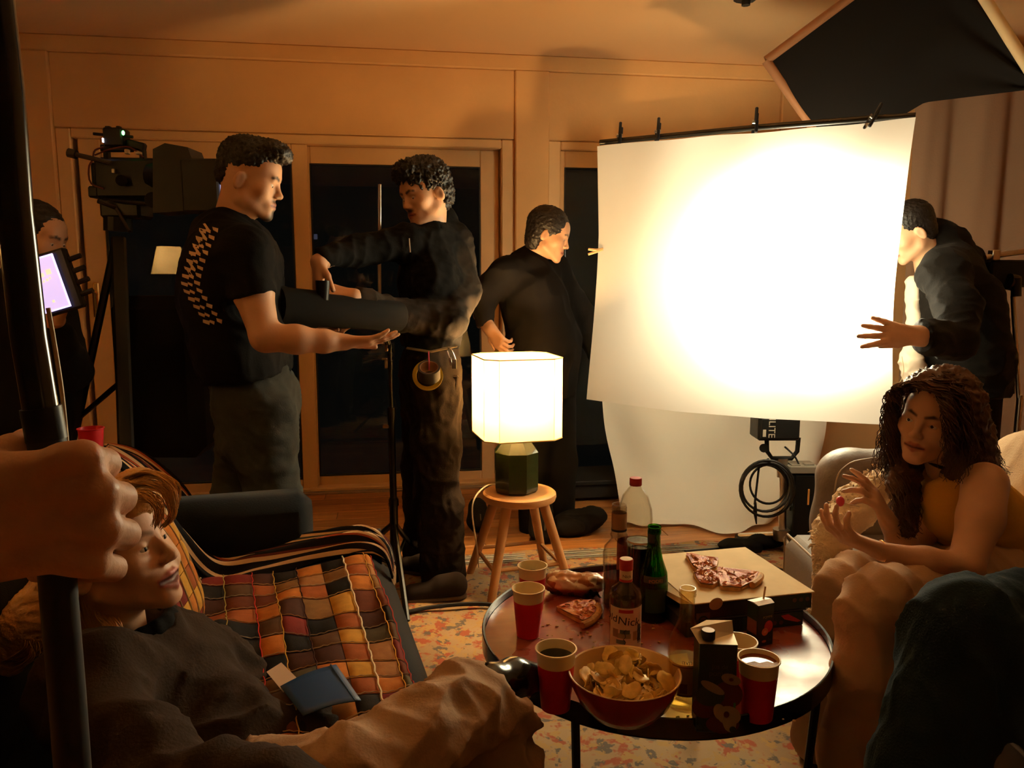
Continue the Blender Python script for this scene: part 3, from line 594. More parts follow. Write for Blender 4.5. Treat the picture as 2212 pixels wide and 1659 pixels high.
# ------------------------------------------------------------------ C-stand and the black tube light held over it
cs0 = PZ(858, 1205, 0); dcs = float((cs0-C0)@Fh)
csn = thing('c_stand', 'dark tripod light stand with silver riser and clamp knobs in front of the moustached man', 'stand', cs0)
dct = 2.98
part('riser', MB().ptube([(820, 398, dct), (820, 640, dct)], .0068, 12), M_metal, csn, True)
part('column', MB().ptube([(841, 720, dct), (846, 905, dct)], .0075, 10).ptube([(845, 890, dct), (850, 1085, dct)], .0135, 12).tube([W(850, 1075, dct), np.array([*W(852, 1190, dct)[:2], .06])], .0165, 12), M_dmetal, csn, True)
for a_, b_, r_ in (((842, 742, dct), (842, 752, dct), .011), ((842, 762, dct), (842, 770, dct), .011), ((843, 778, dct), (843, 798, dct), .011), ((846, 880, dct), (846, 905, dct), .016), ((850, 1078, dct), (851, 1092, dct), .02)): part('collar', MB().ptube([a_, b_], r_, 10), M_dmetal, csn, True)
part('clamp_knob', MB().pbox(824, 742, 836, 746, dct-.01, .015, .002).pbox(831, 744, 838, 760, dct-.01, .015, .003), mat('worn_brass', (.55, .42, .25), .35, 1.), csn); part('clamp_knob', MB().pbox(824, 774, 836, 778, dct-.01, .015, .002).pbox(830, 778, 838, 796, dct-.01, .015, .003), mat('worn_brass', (.55, .42, .25), .35, 1.), csn)
part('clamp_knob', MB().pbox(826, 918, 846, 926, dct-.01, .015, .003), mat('worn_brass', (.55, .42, .25), .35, 1.), csn)
hub = np.array([*W(851, 1130, dct)[:2], .30]); pb = np.array([*W(852, 1190, dct)[:2], 0])
for (x, y, lb) in ((690, 1270, 0), (905, 1190, 0), (880, 1340, 0)):
    e = PZ(x, y, .024); e = pb+nrm(e-pb)*min(np.linalg.norm(e-pb), .42); e[2] = .022
    part('leg', MB().tube([hub, e], .011, 8), M_dmetal, csn, True); part('brace', MB().tube([pb+Uz*.13, hub+(e-hub)*.45], .007, 6), M_dmetal, csn, True)
tb = thing('tube_light', 'long black tube light held level between the two standing men', 'light', W(725, 720, 2.62))
ta, tbb = W(598, 662, 2.52), W(864, 684, 2.86)
part('housing', MB().tube([ta, ta+(tbb-ta)*.02, ta+(tbb-ta)*.28], [.055, .064, .064], 16).tube([ta+(tbb-ta)*.26, ta+(tbb-ta)*.98, tbb], [.056, .056, .05], 16), mat('black_flocked', (.006, .0055, .005), .9), tb, True)
part('end_cap', MB().tube([ta-(tbb-ta)*.01, ta+(tbb-ta)*.05], .068, 16), mat('black_flocked', (.006, .0055, .005), .9), tb, True)
part('grip_knob', MB().tube([W(697, 648, 2.6), W(697, 606, 2.6)], [.02, .024], 10), M_blk, tb, True)
part('mounting_spigot', MB().tube([W(822, 700, 2.9), W(838, 742, 2.96)], .012, 8), M_dmetal, tb, True)
tag(part('velcro_strap', MB().tube(spline([W(640, 700, 2.45), W(636, 720, 2.44), W(624, 738, 2.44), W(616, 746, 2.44)], 8), .008, 6, flat=.3), M_blkc, None, True), 'black strap dangling over the bare forearm below the tube light', 'strap')
# hand-held director's monitor at far left
mp_ = W(116, 610, 2.45); mo = thing('field_monitor', 'glowing field monitor in a black cage held at far left behind the pole', 'monitor', mp_)
Mm_ = np.stack([Rv*math.cos(.28)+Uz*math.sin(.28), Fh, -Rv*math.sin(.28)+Uz*math.cos(.28)], 1)
part('cage', MB().box(mp_+Fh*.02, (.12, .03, .19), Mm_, .006), M_blk, mo)
part('display', MB().box(mp_-Mm_[:, 0]*.014-Fh*.001, (.082, .006, .165), Mm_, .001), mat('display_glow', (.5, .45, .6), .3, emit=((.74, .58, .95), .85)), mo)
part('display_border', ring(0, 0, 0, 0, 0, 0, 0, 0, 0, 0) if False else (lambda m: [m.box(mp_-Mm_[:, 0]*.014-Fh*.004+Mm_[:, 0]*a+Mm_[:, 2]*b, (w, .004, h), Mm_) for a, b, w, h in ((-.041, 0, .004, .167), (.041, 0, .004, .167), (0, .082, .084, .004), (0, -.082, .084, .004))] and m)(MB()), mat('display_rim', (.7, .6, 1), .3, emit=((.62, .5, 1), 1.6)), mo)
part('display_image', (lambda m: [m.box(mp_-Mm_[:, 0]*.014-Fh*.0045+Mm_[:, 0]*a+Mm_[:, 2]*b, (w, .001, w), Mm_) for a, b, w in ((-.01, .03, .012), (.012, .034, .016), (0, .012, .008), (-.012, .01, .007), (.01, .015, .006), (-.004, -.055, .008))] and m)(MB()), mat('display_spots', (.9, .7, .4), .3, emit=((1, .75, .45), .9)), mo)
for k in range(4): part('cage_prong', MB().tube([mp_+Mm_[:, 0]*.05+Mm_[:, 2]*(.055-.037*k)+Fh*.02, mp_+Mm_[:, 0]*.098+Mm_[:, 2]*(.058-.037*k)+Fh*.02], .008, 8), M_blk, mo, True)
# low cabinet and clutter on the floor by the doors
cb = thing('low_cabinet', 'low dark cabinet under the second glass door behind the stool', 'cabinet', PZ(1180, 1110, 0)); 
part('carcass', box3(.62, 1.55, 4.18, 4.50, .02, .10, .006), M_dark, cb); part('cabinet_top', box3(.60, 1.57, 4.16, 4.51, .10, .125, .004), M_dark, cb)
for k, (px0, px1, y1, hh, lb) in enumerate(((1152, 1182, 1172, .26, 'tall black bag standing on the floor behind the stool legs'), (1010, 1052, 1150, .16, 'dark equipment pouch on the floor by the lamp cord'))):
    p = PZ((px0+px1)/2, y1, 0); bg = S(.008); bg.cone(p+Uz*.06, p+Uz*(hh-.03), .055, .045, k=.02); bg.cone(p+Uz*.055+Rv*.02, p+Uz*(hh-.07)+Rv*.015, .05, .04, k=.02); bg.cut(p, (0,0,-1), .2)
    t = thing('equipment_bag', lb, 'bag', p); blob('bag_body', bg, M_blkc, t, folds((.003, 10, k, True))); part('zip', MB().tube([p+Uz*.08-Fh*.06+Rv*.02, p+Uz*(hh-.05)-Fh*.053+Rv*.018], .003, 5), mat('grey_zip', (.2, .16, .1), .4, .5), t)
p = PZ(1245, 1150, 0); bg = S(.008); bg.ell(p+Uz*.05, (.15, .09, .06), rotz(.5)); bg.ell(p+Uz*.08+Rv*.08, (.07, .06, .05), rotz(.2)); bg.cut(p, (0,0,-1), .4)
tag(blob('cloth_bag', bg, M_blkc, None, folds((.006, 9, 5, True))), 'black cloth bag slumped on the floor right of the stool', 'bag')
p = np.array([1.0, 4.26, .125]); gj = thing('glass_tumbler', 'clear glass tumbler glinting on the low dark cabinet', 'glass', p)
part('glass_wall', MB().lathe([(.03, .003), (.036, .03), (.038, .075), (.036, .075), (.034, .03), (.0001, .012)], 20, p), glassy('clear_glass', (.95, .95, .93)), gj, True); part('glass_rim', MB().lathe([(.0365, .074), (.0385, .076), (.0365, .078)], 20, p), M_metal, gj, True)
# ------------------------------------------------------------------ left sofa with blankets
M_sofa = mat('slate_sofa_fabric', (.010, .012, .014), .9, bump=(220, .15), sheen=.1)
E1, E2 = PZ(842, 1200, .42), PZ(945, 1470, .42); ey = nrm((E1-E2)*[1, 1, 0]); ex = np.array([-ey[1], ey[0], 0.])
def SO(x, y, z): return E1*[1, 1, 0]-ey*y+ex*x+Uz*z       # x to the left of the front edge, y towards the camera, z up
SM3 = np.stack([ex, -ey, Uz], 1)
so = thing('slate_sofa', 'dark slate sofa under the striped blanket and patchwork quilt', 'sofa', SO(.5, .6, 0))
part('seat', MB().box(SO(.45, .66, .31), (.90, 1.5, .21), SM3, .05), M_sofa, so, True, 60)
part('seat_base', MB().box(SO(.47, .66, .12), (.84, 1.44, .18), SM3, .02), M_dark, so)
part('arm_cushion', MB().box(SO(.55, -.07, .52), (.66, .16, .20), SM3, .04), M_sofa, so, True, 60)
part('seat_corner_roll', MB().tube([SO(.02, -.06, .425), SO(.20, -.07, .43)], [.06, .05], 14), M_sofa, so, True)
part('backrest', MB().box(SO(.88, .64, .44), (.22, 1.62, .62), SM3, .06), M_sofa, so, True, 60)
for x, y in ((.08, 0.0), (.08, 1.3), (.85, 0.0), (.85, 1.3)): part('foot', MB().tube([SO(x, y, .03), SO(x, y, .012)], .025, 10), M_oak, so, True)
def str_nodes(nt, b):
    u = nt.nodes.new('ShaderNodeUVMap'); s = nt.nodes.new('ShaderNodeSeparateXYZ'); nt.links.new(u.outputs[0], s.inputs[0])
    K, Cr, Ru, Te, Ma = (.014, .013, .014), (.72, .52, .30), (.40, .09, .035), (.05, .07, .075), (.13, .03, .022)
    st_ = [(0, K), (.04, Ru), (.065, Cr), (.095, K), (.18, Ma), (.205, Cr), (.24, K), (.30, Cr), (.325, Te), (.35, Cr), (.375, K), (.43, Ma), (.475, K), (.50, Cr), (.53, Ru), (.555, K), (.63, Cr), (.67, Ru), (.69, K), (.76, Ma), (.78, Cr), (.81, K), (.88, Cr), (.925, K)]
    nt.links.new(ramp(nt, s.outputs[1], st_, True), b.inputs['Base Color'])
    n = nnode(nt, 'ShaderNodeTexNoise', u.outputs[0], Scale=300.); bp = nt.nodes.new('ShaderNodeBump'); bp.inputs['Strength'].default_value = .25; nt.links.new(n.outputs['Fac'], bp.inputs['Height']); nt.links.new(bp.outputs[0], b.inputs['Normal'])
M_str = tex_mat('striped_wool', str_nodes, .95, .1)
UP = [(225, 975, 2.30), (300, 992, 2.31), (396, 1066, 2.29), (470, 1180, 2.27), (560, 1188, 2.26), (690, 1168, 2.255), (790, 1156, 2.25), (836, 1185, 2.24), (850, 1225, 2.24)]
LO = [(250, 1010, 2.05), (325, 1085, 2.04), (395, 1200, 2.05), (468, 1264, 2.03), (560, 1246, 2.06), (670, 1216, 2.12), (770, 1196, 2.16), (826, 1210, 2.19), (846, 1262, 2.19)]
def strfn(u, v):
    a, b = catmull(UP, u), catmull(LO, u); p = a+(b-a)*v; w = W(*p)
    return w+Uz*(.010+.016*math.sin(v*15+u*5)*math.sin(u*3.14)**.5+.008*math.sin(v*29+u*11)+.018*math.sin(v*3.14))
sbk = part('striped_blanket', MB().grid(strfn, 70, 40, .006), M_str, None, True, 180); tag(sbk, 'black, cream and rust striped wool blanket draped over the far end of the dark sofa', 'blanket')
fr = MB()
for k in range(22):
    p = np.array(strfn(1, k/21)); fr.tube([p, p+Rv*.006-Uz*.018, p+Rv*.004-Uz*.05+ey*random.uniform(-.012, .012)], .002, 5)
tag(part('fringe', fr, mat('cream_yarn', (.55, .40, .24), .9), sbk, True), kind='stuff')
# patchwork quilt: every sewn patch its own piece
QC = [[PZ(405, 1268, .46), PZ(610, 1236, .46), PZ(800, 1200, .46)], [PZ(405, 1440, .46), PZ(640, 1400, .46), PZ(862, 1372, .46)], [PZ(400, 1660, .46), PZ(680, 1625, .46), PZ(915, 1560, .46)]]
def quilt(u, v):
    r = [catmull([QC[j][i] for i in range(3)], u) for j in range(3)]; p = catmull(r, v)
    h = .008*math.sin(u*9+v*4)*math.sin(v*11+1)+.010*math.sin(v*17+u*3)*(1-u)+.006*math.sin(u*23+v*9)*math.sin(v*5); h += .028*math.exp(-((u-.18)/.1)**2-((v-.42)/.09)**2)+.02*math.exp(-((u-.05)/.1)**2-((v-.25)/.2)**2)
    h -= .05*max(u-.955, 0)/.045*(.2 if v < .85 else 0); return p+Uz*(h+.004)
qu = thing('patchwork_quilt', 'patchwork quilt of brown, rust and mustard squares covering the sofa seat', 'quilt', SO(.4, .5, .42))
part('backing', MB().grid(lambda u, v: quilt(u, v)-Uz*.005, 48, 48, -.012), mat('quilt_backing', (.05, .02, .012), .95), qu, True, 180)
QP = [(.012, .010, .009), (.018, .013, .010), (.13, .035, .014), (.30, .08, .02), (.45, .15, .025), (.52, .26, .04), (.22, .11, .035), (.10, .05, .022), (.34, .15, .05), (.17, .022, .016), (.06, .022, .013), (.09, .07, .035)]
QM = [mat('patch_cloth_%d' % i, c, .85, var=(40, .15), bump=(300, .1)) for i, c in enumerate(QP)]
cu_, cv_ = [0, .10, .22, .35, .45, .57, .69, .80, .93, 1.0], [0, .10, .17, .25, .36, .44, .52, .62, .70, .78, .87, .93, 1.0]
rq = random.Random(5); last = None
for i in range(len(cu_)-1):
    for j in range(len(cv_)-1):
        k = rq.choice([x for x in range(12) if x != last]); 
        if i < 3 and k in (4, 5, 8): k = rq.choice([0, 1, 2, 7, 10])
        if i in (5, 6, 7) and rq.random() < .35: k = rq.choice([3, 4, 5, 8])
        last = k
        def pf(u, v, i=i, j=j):
            a = cu_[i]+(cu_[i+1]-cu_[i])*(.015+.97*u); b = cv_[j]+(cv_[j+1]-cv_[j])*(.02+.96*v); return quilt(a, b)+Uz*(.0055*(math.sin(math.pi*u)*math.sin(math.pi*v))**.4-.002)
        part('patch', MB().grid(pf, 7, 6), QM[k], qu, True, 180)
SEAM = {1: (.45, .32, .18), 2: (.35, .28, .08), 3: (.45, .03, .02), 4: (.5, .28, .05), 5: (.05, .015, .01), 7: (.72, .58, .38), 8: (.6, .32, .06), 9: (.45, .05, .03)}
for i, c in SEAM.items():
    m_ = mat('seam_%d' % i, c, .9); part('seam', MB().tube([quilt(cu_[i], t/60)+Uz*(.003+.0016*math.sin(t*2.4))+ex*.0016*math.sin(t*1.7+i) for t in range(61)], .0024 if i == 7 else .0014, 5), m_, qu, True)
for j in range(1, len(cv_)):
    part('seam', MB().tube([quilt(t/60, cv_[j])+Uz*(.0015+.0012*math.sin(t*2.6)) for t in range(5, 60)], .0011, 5), mat('seam_h%d' % (j % 3), ((.6, .45, .26), (.5, .30, .12), (.5, .42, .3))[j % 3], .9), qu, True)
# patchwork pillow leaning on the backrest
PLc = W(330, 1262, 1.56)
pl = thing('patchwork_pillow', 'yellow, orange and red diamond patchwork pillow behind the blonde woman on the sofa', 'pillow', PLc)
pu, pv = nrm(-ey+ex*.12), nrm(Uz+ex*.32); pn = nrm(np.cross(pv, pu)); pn = pn if pn@(-ex) > 0 else -pn
def pil(u, v, s=1): a, b = 2*u-1, 2*v-1; return PLc+pu*a*.15*(1-.06*b*b)+pv*b*.155*(1-.06*a*a)+pn*s*.06*((1-a**4)*(1-b**4))**.6
part('pillow_back', MB().grid(lambda u, v: pil(u, v, -1), 14, 14), QM[3], pl, True, 180)
rq = random.Random(3)
for i in range(7):
    for j in range(6):
        k = [3, 5, 4, 9, 5, 4][(i+2*j+rq.randint(0, 1)) % 6]
        part('patch', MB().grid(lambda u, v, i=i, j=j: pil((i+.015+.97*u)/7, (j+.015+.97*v)/6)+pn*.004*(math.sin(math.pi*u)*math.sin(math.pi*v))**.4, 4, 4), QM[k], pl, True, 180)
    if i: part('seam', MB().tube([pil(i/7, t/20)+pn*.002 for t in range(21)], .0016, 5), mat('seam_h0', (.6, .45, .26), .9), pl, True)
fo = [PZ(x, y, .487) for x, y in ((606, 1484), (726, 1438), (780, 1520), (655, 1552))]
f_ = thing('blue_folder', 'blue plastic folder lying on the patchwork quilt beside the blonde woman', 'folder', np.mean(fo, 0)); M_fol = mat('blue_plastic', (.012, .05, .14), .5)
part('cover', MB().grid(lambda u, v: (fo[0]*(1-u)+fo[1]*u)*(1-v)+(fo[3]*(1-u)+fo[2]*u)*v+Uz*(.006*math.sin(u*3)+.004*v), 10, 8, .002), M_fol, f_, True, 180)
part('crease', MB().tube([fo[1]*.9+fo[0]*.1+Uz*.006, fo[2]*.9+fo[3]*.1+Uz*.008], .002, 5), mat('blue_edge', (.03, .09, .18), .4), f_)
pa = [PZ(x, y, .483) for x, y in ((576, 1452), (608, 1436), (650, 1478), (612, 1496))]
tag(part('paper_sheet', MB().grid(lambda u, v: (pa[0]*(1-u)+pa[1]*u)*(1-v)+(pa[3]*(1-u)+pa[2]*u)*v+Uz*.004*u, 6, 6, .001), mat('paper', (.72, .56, .42), .8), None), 'pale sheet of paper sticking out beside the blue folder', 'paper')
# ------------------------------------------------------------------ grey leather sofa on the right, facing the table
M_lea = mat('grey_leather', (.15, .115, .095), .42, var=(7, .12), bump=(90, .12)); M_leas = mat('leather_piping', (.30, .22, .15), .5)
CM = np.stack([Rv, Fh, Uz], 1)
def GS(x, d, z): return Rv*x+Fh*d+Uz*z
gs = thing('grey_leather_sofa', 'grey leather sofa with rounded far arm behind the curly haired woman', 'sofa', GS(1.2, 1.7, 0))
part('seat', MB().box(GS(1.25, 1.66, .34), (.78, 1.52, .22), CM, .035), M_lea, gs, True, 60)
part('seat_piping', MB().tube([GS(.866, 2.40, .14), GS(.866, 2.405, .43), GS(.87, 2.40, .447), GS(.87, .92, .447)], .0035, 6), M_leas, gs, True)
part('seat_base', MB().box(GS(1.27, 1.66, .16), (.74, 1.48, .16), CM, .02), M_dark, gs)
ar = S(.010); ar.cone(GS(1.10, 2.52, .20), GS(1.10, 2.52, .60), .085, .088, k=.02).cone(GS(1.10, 2.52, .60), GS(1.75, 2.52, .63), .09, .095, k=.04).cone(GS(1.10, 2.52, .3), GS(1.75, 2.52, .3), .085, .085, k=.08).cone(GS(1.10, 2.52, .45), GS(1.75, 2.52, .45), .088, .088, k=.08); ar.cut(GS(1.1, 2.52, .1), (0,0,-1), 2)
blob('armrest', ar, M_lea, gs, folds((.003, 5, 2, False)))
part('arm_piping', MB().tube(spline([GS(1.045, 2.448, .15), GS(1.03, 2.44, .45), GS(1.03, 2.44, .60), GS(1.06, 2.445, .655), GS(1.13, 2.445, .68), GS(1.35, 2.45, .695), GS(1.6, 2.45, .70)], 40), .0026, 6), M_leas, gs, True)
part('backrest', MB().box(GS(1.72, 1.70, .54), (.20, 1.6, .56), CM, .08), M_lea, gs, True, 60)
for x, y in ((.93, 2.36), (.93, .98), (1.6, 2.36), (1.6, .98)): part('foot', MB().tube([GS(x, y, .08), GS(x, y, .012)], [.022, .016], 10), M_dark, gs, True)
cu2 = S(.010); cc2 = GS(1.48, 2.18, .63); cu2.ell(cc2, (.08, .19, .19), CM@rotz(.1)); cu2.ell(cc2-Uz*.05, (.10, .18, .14), CM, k=.05)
bcu = thing('beige_cushion', 'pale beige cushion against the sofa back at the right edge', 'cushion', cc2-Uz*.19); blob('cushion_cover', cu2, mat('beige_cloth', (.55, .40, .26), .9, bump=(200, .2)), bcu, folds((.003, 8, 1, True)))
M_fur = mat('cream_fleece', (.80, .64, .42), .98, bump=(140, .5), sheen=.3)
fu = S(.006); fu.chain([(1905, 1045, 2.16, 34), (1850, 1092, 2.12, 44), (1800, 1150, 2.07, 40), (1788, 1185, 2.05, 32)], k=.03); fu.chain([(1800, 1190, 2.05, 36), (1790, 1240, 2.04, 30), (1782, 1290, 2.03, 24), (1760, 1345, 2.02, 18)], k=.03)
fl2 = thing('fleece_throw', 'fluffy cream fleece throw hanging over the arm of the leather sofa', 'throw', W(1790, 1330, 2.03)); blob('fleece', fu, M_fur, fl2, folds((.004, 22, 4, False), (.004, 50, 5, False)))
tf = MB(); r2 = random.Random(9)
for k in range(420):
    t = r2.random(); p = catmull([(1905, 1030, 2.14, 34), (1850, 1085, 2.09, 42), (1792, 1150, 2.04, 40), (1790, 1240, 2.02, 30), (1780, 1290, 2.01, 25), (1758, 1345, 2.0, 19)], t); a = r2.uniform(0, 6.28); d = Rv*math.cos(a)+Uz*math.sin(a)
    q = W(*p[:3])+d*rp(p[3]*.92, p[2]); n = nrm(d-Fh*r2.uniform(-.3, .9)); tf.tube([q, q+n*.006+Uz*r2.uniform(-.003, .003), q+n*.012-Uz*.005+Rv*r2.uniform(-.005, .005)], [.0028, .0022, .0006], 5, False)
tag(part('fleece_tufts', tf, M_fur, fl2, True), kind='stuff')
rd = S(.010); c_ = GS(1.08, 1.42, .505); rd.ell(c_, (.16, .20, .045), CM); rd.ell(c_+Rv*.02, (.13, .17, .055), CM)
pfo = thing('red_cushion', 'dark red velvet cushion lying on the sofa seat at the lower right edge', 'cushion', c_-Uz*.05); blob('cushion_cover', rd, mat('dark_red_velvet', (.20, .008, .012), .8, sheen=.3), pfo)
# ------------------------------------------------------------------ round coffee table and what stands on it
ZT = .43; TC = np.array([.592, 1.672, 0]); RT = .392
def wood_nodes(nt, b):
    tc = nt.nodes.new('ShaderNodeTexCoord'); mp = nnode(nt, 'ShaderNodeMapping', tc.outputs['Object']); mp.inputs['Scale'].default_value = (2, 9, 2); mp.inputs['Rotation'].default_value = (0, 0, .5)
    n = nnode(nt, 'ShaderNodeTexNoise', mp.outputs[0], Scale=4., Detail=5.); sm = nnode(nt, 'ShaderNodeTexNoise', tc.outputs['Object'], Scale=11., Detail=4.)
    c = ramp(nt, n.outputs['Fac'], [(.3, (.23, .050, .028)), (.7, (.32, .078, .042))]); nt.links.new(c, b.inputs['Base Color'])
    r = nt.nodes.new('ShaderNodeMapRange'); r.inputs[1].default_value = .35; r.inputs[2].default_value = .65; r.inputs[3].default_value = .24; r.inputs[4].default_value = .42; nt.links.new(sm.outputs['Fac'], r.inputs[0]); nt.links.new(r.outputs[0], b.inputs['Roughness'])
M_top = tex_mat('red_lacquer_wood', wood_nodes, .3, .5)
ct = thing('coffee_table', 'round coffee table with red brown top and raised black metal rim', 'table', TC)
part('table_top', MB().lathe([(.0001, ZT-.016), (RT-.003, ZT-.016), (RT-.003, ZT), (.0001, ZT)], 72, TC), M_top, ct, True)
part('rim', MB().lathe([(RT-.002, ZT-.022), (RT+.004, ZT-.022), (RT+.004, ZT+.017), (RT+.002, ZT+.019), (RT-.002, ZT+.017), (RT-.002, ZT-.022)], 96, TC), mat('black_enamel', (.015, .013, .012), .22, coat=.5), ct, True)
for k in range(4):
    a = math.radians(-42+90*k); p = TC+np.array([math.cos(a), math.sin(a), 0])*(RT-.02); q = TC+np.array([math.cos(a), math.sin(a), 0])*(RT-.045)
    part('leg', MB().tube([p+Uz*(ZT-.02), q+Uz*.016], .009, 8), M_blk, ct, True)
part('under_ring', MB().lathe([(RT-.03, ZT-.035), (RT-.012, ZT-.035), (RT-.012, ZT-.016), (RT-.03, ZT-.016), (RT-.03, ZT-.035)], 64, TC), M_blk, ct, True)
# cups
M_red = mat('red_cup', (.62, .012, .018), .42); M_crm = mat('cream_cup', (.80, .62, .33), .5); M_cola = mat('cola', (.006, .004, .004), .08); M_foam = mat('foam', (.75, .68, .66), .8, bump=(200, .4)); M_juice = mat('amber_drink', (.22, .06, .02), .1)
def make_cup(loc, h, r0, r1, drink, label, level=.78, rim=.24, foam=False):
    t = thing('paper_cup', label, 'cup', (0,0,0), 'red cups on the coffee table'); R_ = lambda z: r0+(r1-r0)*z/h
    part('cup_body', MB().lathe([(.0001, .001), (r0, .001), (r0+.0006, .004), (R_(h*(1-rim)), h*(1-rim))], 32), M_red, t, True)
    part('rim_band', MB().lathe([(R_(h*(1-rim)), h*(1-rim)), (R_(h)-.001, h-.004), (r1+.0022, h-.002), (r1+.0022, h+.001), (r1-.001, h+.0015), (R_(h)-.0025, h-.004), (r0-.001, .006), (.0001, .006)], 32), M_crm, t, True)
    if drink: part('drink', MB().lathe([(.0001, h*level), (R_(h*level)-.0018, h*level), (R_(h*level)-.0022, h*level-.006)], 32), drink, t, True)
    if foam:
        fb = MB(); n = 18; R2 = R_(h*level)-.003
        fb.add([(R2*math.cos(math.pi*k/n+math.pi*1.02), R2*math.sin(math.pi*k/n+math.pi*1.02), h*level+.0012) for k in range(n+1)]+[(R2*(1-2*k/8)*.96, -.05*R2-.12*R2*math.sin(k*2.1), h*level+.0012) for k in range(9)], [tuple(range(n+1+9))]); part('foam', fb, M_foam, t)
    t.location = [float(x) for x in loc]; t.rotation_euler = (0, 0, -YAW); t.scale = (.87, .87, .91); return t
make_cup(PZ(1141, 1372, ZT), .125, .030, .042, None, 'empty red and cream cup at the left edge of the table')
make_cup(PZ(1150, 1316, ZT), .125, .030, .041, M_cola, 'red and cream cup of dark cola half hidden behind the empty cup', .80)
make_cup(PZ(1200, 1528, ZT), .132, .032, .044, M_cola, 'red and cream cup of dark cola standing left of the chip bowl', .86)
make_cup(PZ(1634, 1548, ZT), .128, .033, .043, M_juice, 'red and cream cup with white foam right of the large juice carton', .935, foam=True)
make_cup(PZ(1590, 1494, ZT), .118, .032, .042, M_juice, 'red and cream cup of amber drink mostly hidden behind the juice carton', .72)
# bowl and chips
bl0 = PZ(1347, 1545, ZT); bw = thing('chip_bowl', 'large bowl, red outside and cream inside, filled with potato chips', 'bowl', bl0); RB, HB = .106, .088
part('bowl_outside', MB().lathe([(.0001, .002), (.05, .002), (.062, .008), (.086, .035), (.100, .065), (RB, HB)], 48, bl0), mat('red_bowl', (.34, .014, .010), .25, coat=.3), bw, True)
part('bowl_inside', MB().lathe([(RB, HB), (RB-.001, HB+.0015), (RB-.004, HB), (.096, .065), (.082, .036), (.055, .012), (.0001, .008)], 48, bl0), mat('cream_bowl', (.66, .42, .20), .3), bw, True)
M_chip = [mat('potato_chip_%d' % i, c, .6, var=(60, .15)) for i, c in enumerate(((.76, .50, .12), (.82, .58, .18), (.68, .40, .08)))]
def chip_mesh(seed):
    r = random.Random(seed); a, b, tw = r.uniform(5, 16), r.uniform(-9, 9), r.uniform(-6, 6); R_ = r.uniform(.015, .022); ph = r.random()*6; m = MB(); vs = [(0, 0, 0)]; n = 16
    for q in (.5, 1):
        for k in range(n):
            t = 2*math.pi*k/n; rr = R_*q*(1+.10*math.sin(2*t+ph)+.06*math.sin(5*t+ph)); x, y = rr*math.cos(t)*1.15, rr*math.sin(t)*.85; vs.append((x, y, a*x*x+b*y*y+tw*x*y*1.5+.0012*math.sin(7*t)*q))
    m.add(vs, [(0, 1+k, 1+(k+1) % n) for k in range(n)]+[(1+k, 1+n+k, 1+n+(k+1) % n, 1+(k+1) % n) for k in range(n)]); return m
protos = []
for k in range(8):
    o = part('potato_chip', chip_mesh(k), M_chip[k % 3], None, True, 180); sd = o.modifiers.new('t', 'SOLIDIFY'); sd.thickness = .0012; tag(o, 'curled golden potato chip in the red bowl', 'chip', 'potato chips in the red bowl'); protos.append(o)
rc = random.Random(21)
for k in range(140):
    o = protos[k] if k < 8 else protos[k % 8].copy()
    if k >= 8: COL.objects.link(o)
    t = rc.uniform(0, 6.28); q = math.sqrt(rc.random())*.084; lay = k/140; zz = .028+.040*lay+.030*(1-(q/.09)**2)*lay+.008*math.sin(q*90+t*2)
    q = min(q, np.interp(zz, [.02, .035, .05, .065, .085], [.035, .056, .068, .076, .084]))
    o.location = (bl0[0]+q*math.cos(t), bl0[1]+q*math.sin(t), ZT+zz); o.rotation_euler = (rc.gauss(0, .7), rc.gauss(0, .7), rc.uniform(0, 6.28))
# bottles
GL_clear = glassy('bottle_glass_clear', (.93, .90, .84)); GL_green = glassy('bottle_glass_green', (.10, .42, .035)); GL_pet = glassy('pet_plastic', (.95, .93, .88), .03); GL_amb = glassy('bottle_glass_pale', (.95, .88, .68))
M_spirit = glassy('pale_spirit', (.92, .86, .66), 0, 1.1); M_cap = mat('red_cap', (.40, .015, .012), .4); M_label = mat('cream_label', (.72, .58, .38), .6, var=(30, .06)); M_lred = mat('label_red', (.45, .03, .02), .5); M_lbk = mat('label_black', (.012, .011, .010), .5)
def bottle(name, loc, prof, glass, label, inner=.0022):
    t = thing(name, label, 'bottle', loc); outer = list(prof); inn = [(max(r-inner, .0001), z+(.004 if i < 2 else 0)) for i, (r, z) in enumerate(prof)][::-1]
    part('glass', MB().lathe(outer+inn, 36, loc), glass, t, True, 50); return t
def ringp(t, name, loc, r, z0, z1, m, a0=0, a1=6.2832, n=36, r1=None):
    g = MB().grid(lambda u, v: np.asarray(loc)+np.array([math.cos(a0+(a1-a0)*u), math.sin(a0+(a1-a0)*u), 0])*(r+((r1 or r)-r)*v)+Uz*(z0+(z1-z0)*v), n, 2); return part(name, g, m, t, True, 180)
AF = -math.pi/2-YAW  # angle of the side that faces the camera
def facing(loc, r, z, da=0):
    a = AF+da; nn = np.array([math.cos(a), math.sin(a), 0]); rt = np.array([-math.sin(a), math.cos(a), 0]); return np.asarray(loc)+nn*(r+.0006)+Uz*z, np.stack([rt, Uz, nn], 1)
def curved_text(parent, s, loc, r, z, size, m, da=0, tilt=0., name='lettering'):
    o = text(name, s, (0,0,0), size, np.eye(3), m, None, .0); me = o.data
    for v in me.vertices:
        x, y = v.co.x*math.cos(tilt)-v.co.y*math.sin(tilt), v.co.x*math.sin(tilt)+v.co.y*math.cos(tilt); a = AF+da+x/r; p = np.asarray(loc)+np.array([math.cos(a), math.sin(a), 0])*(r+.0007)+Uz*(z+y); v.co = Vector([float(q) for q in p])-rootloc(parent)
    o.parent = parent; return o
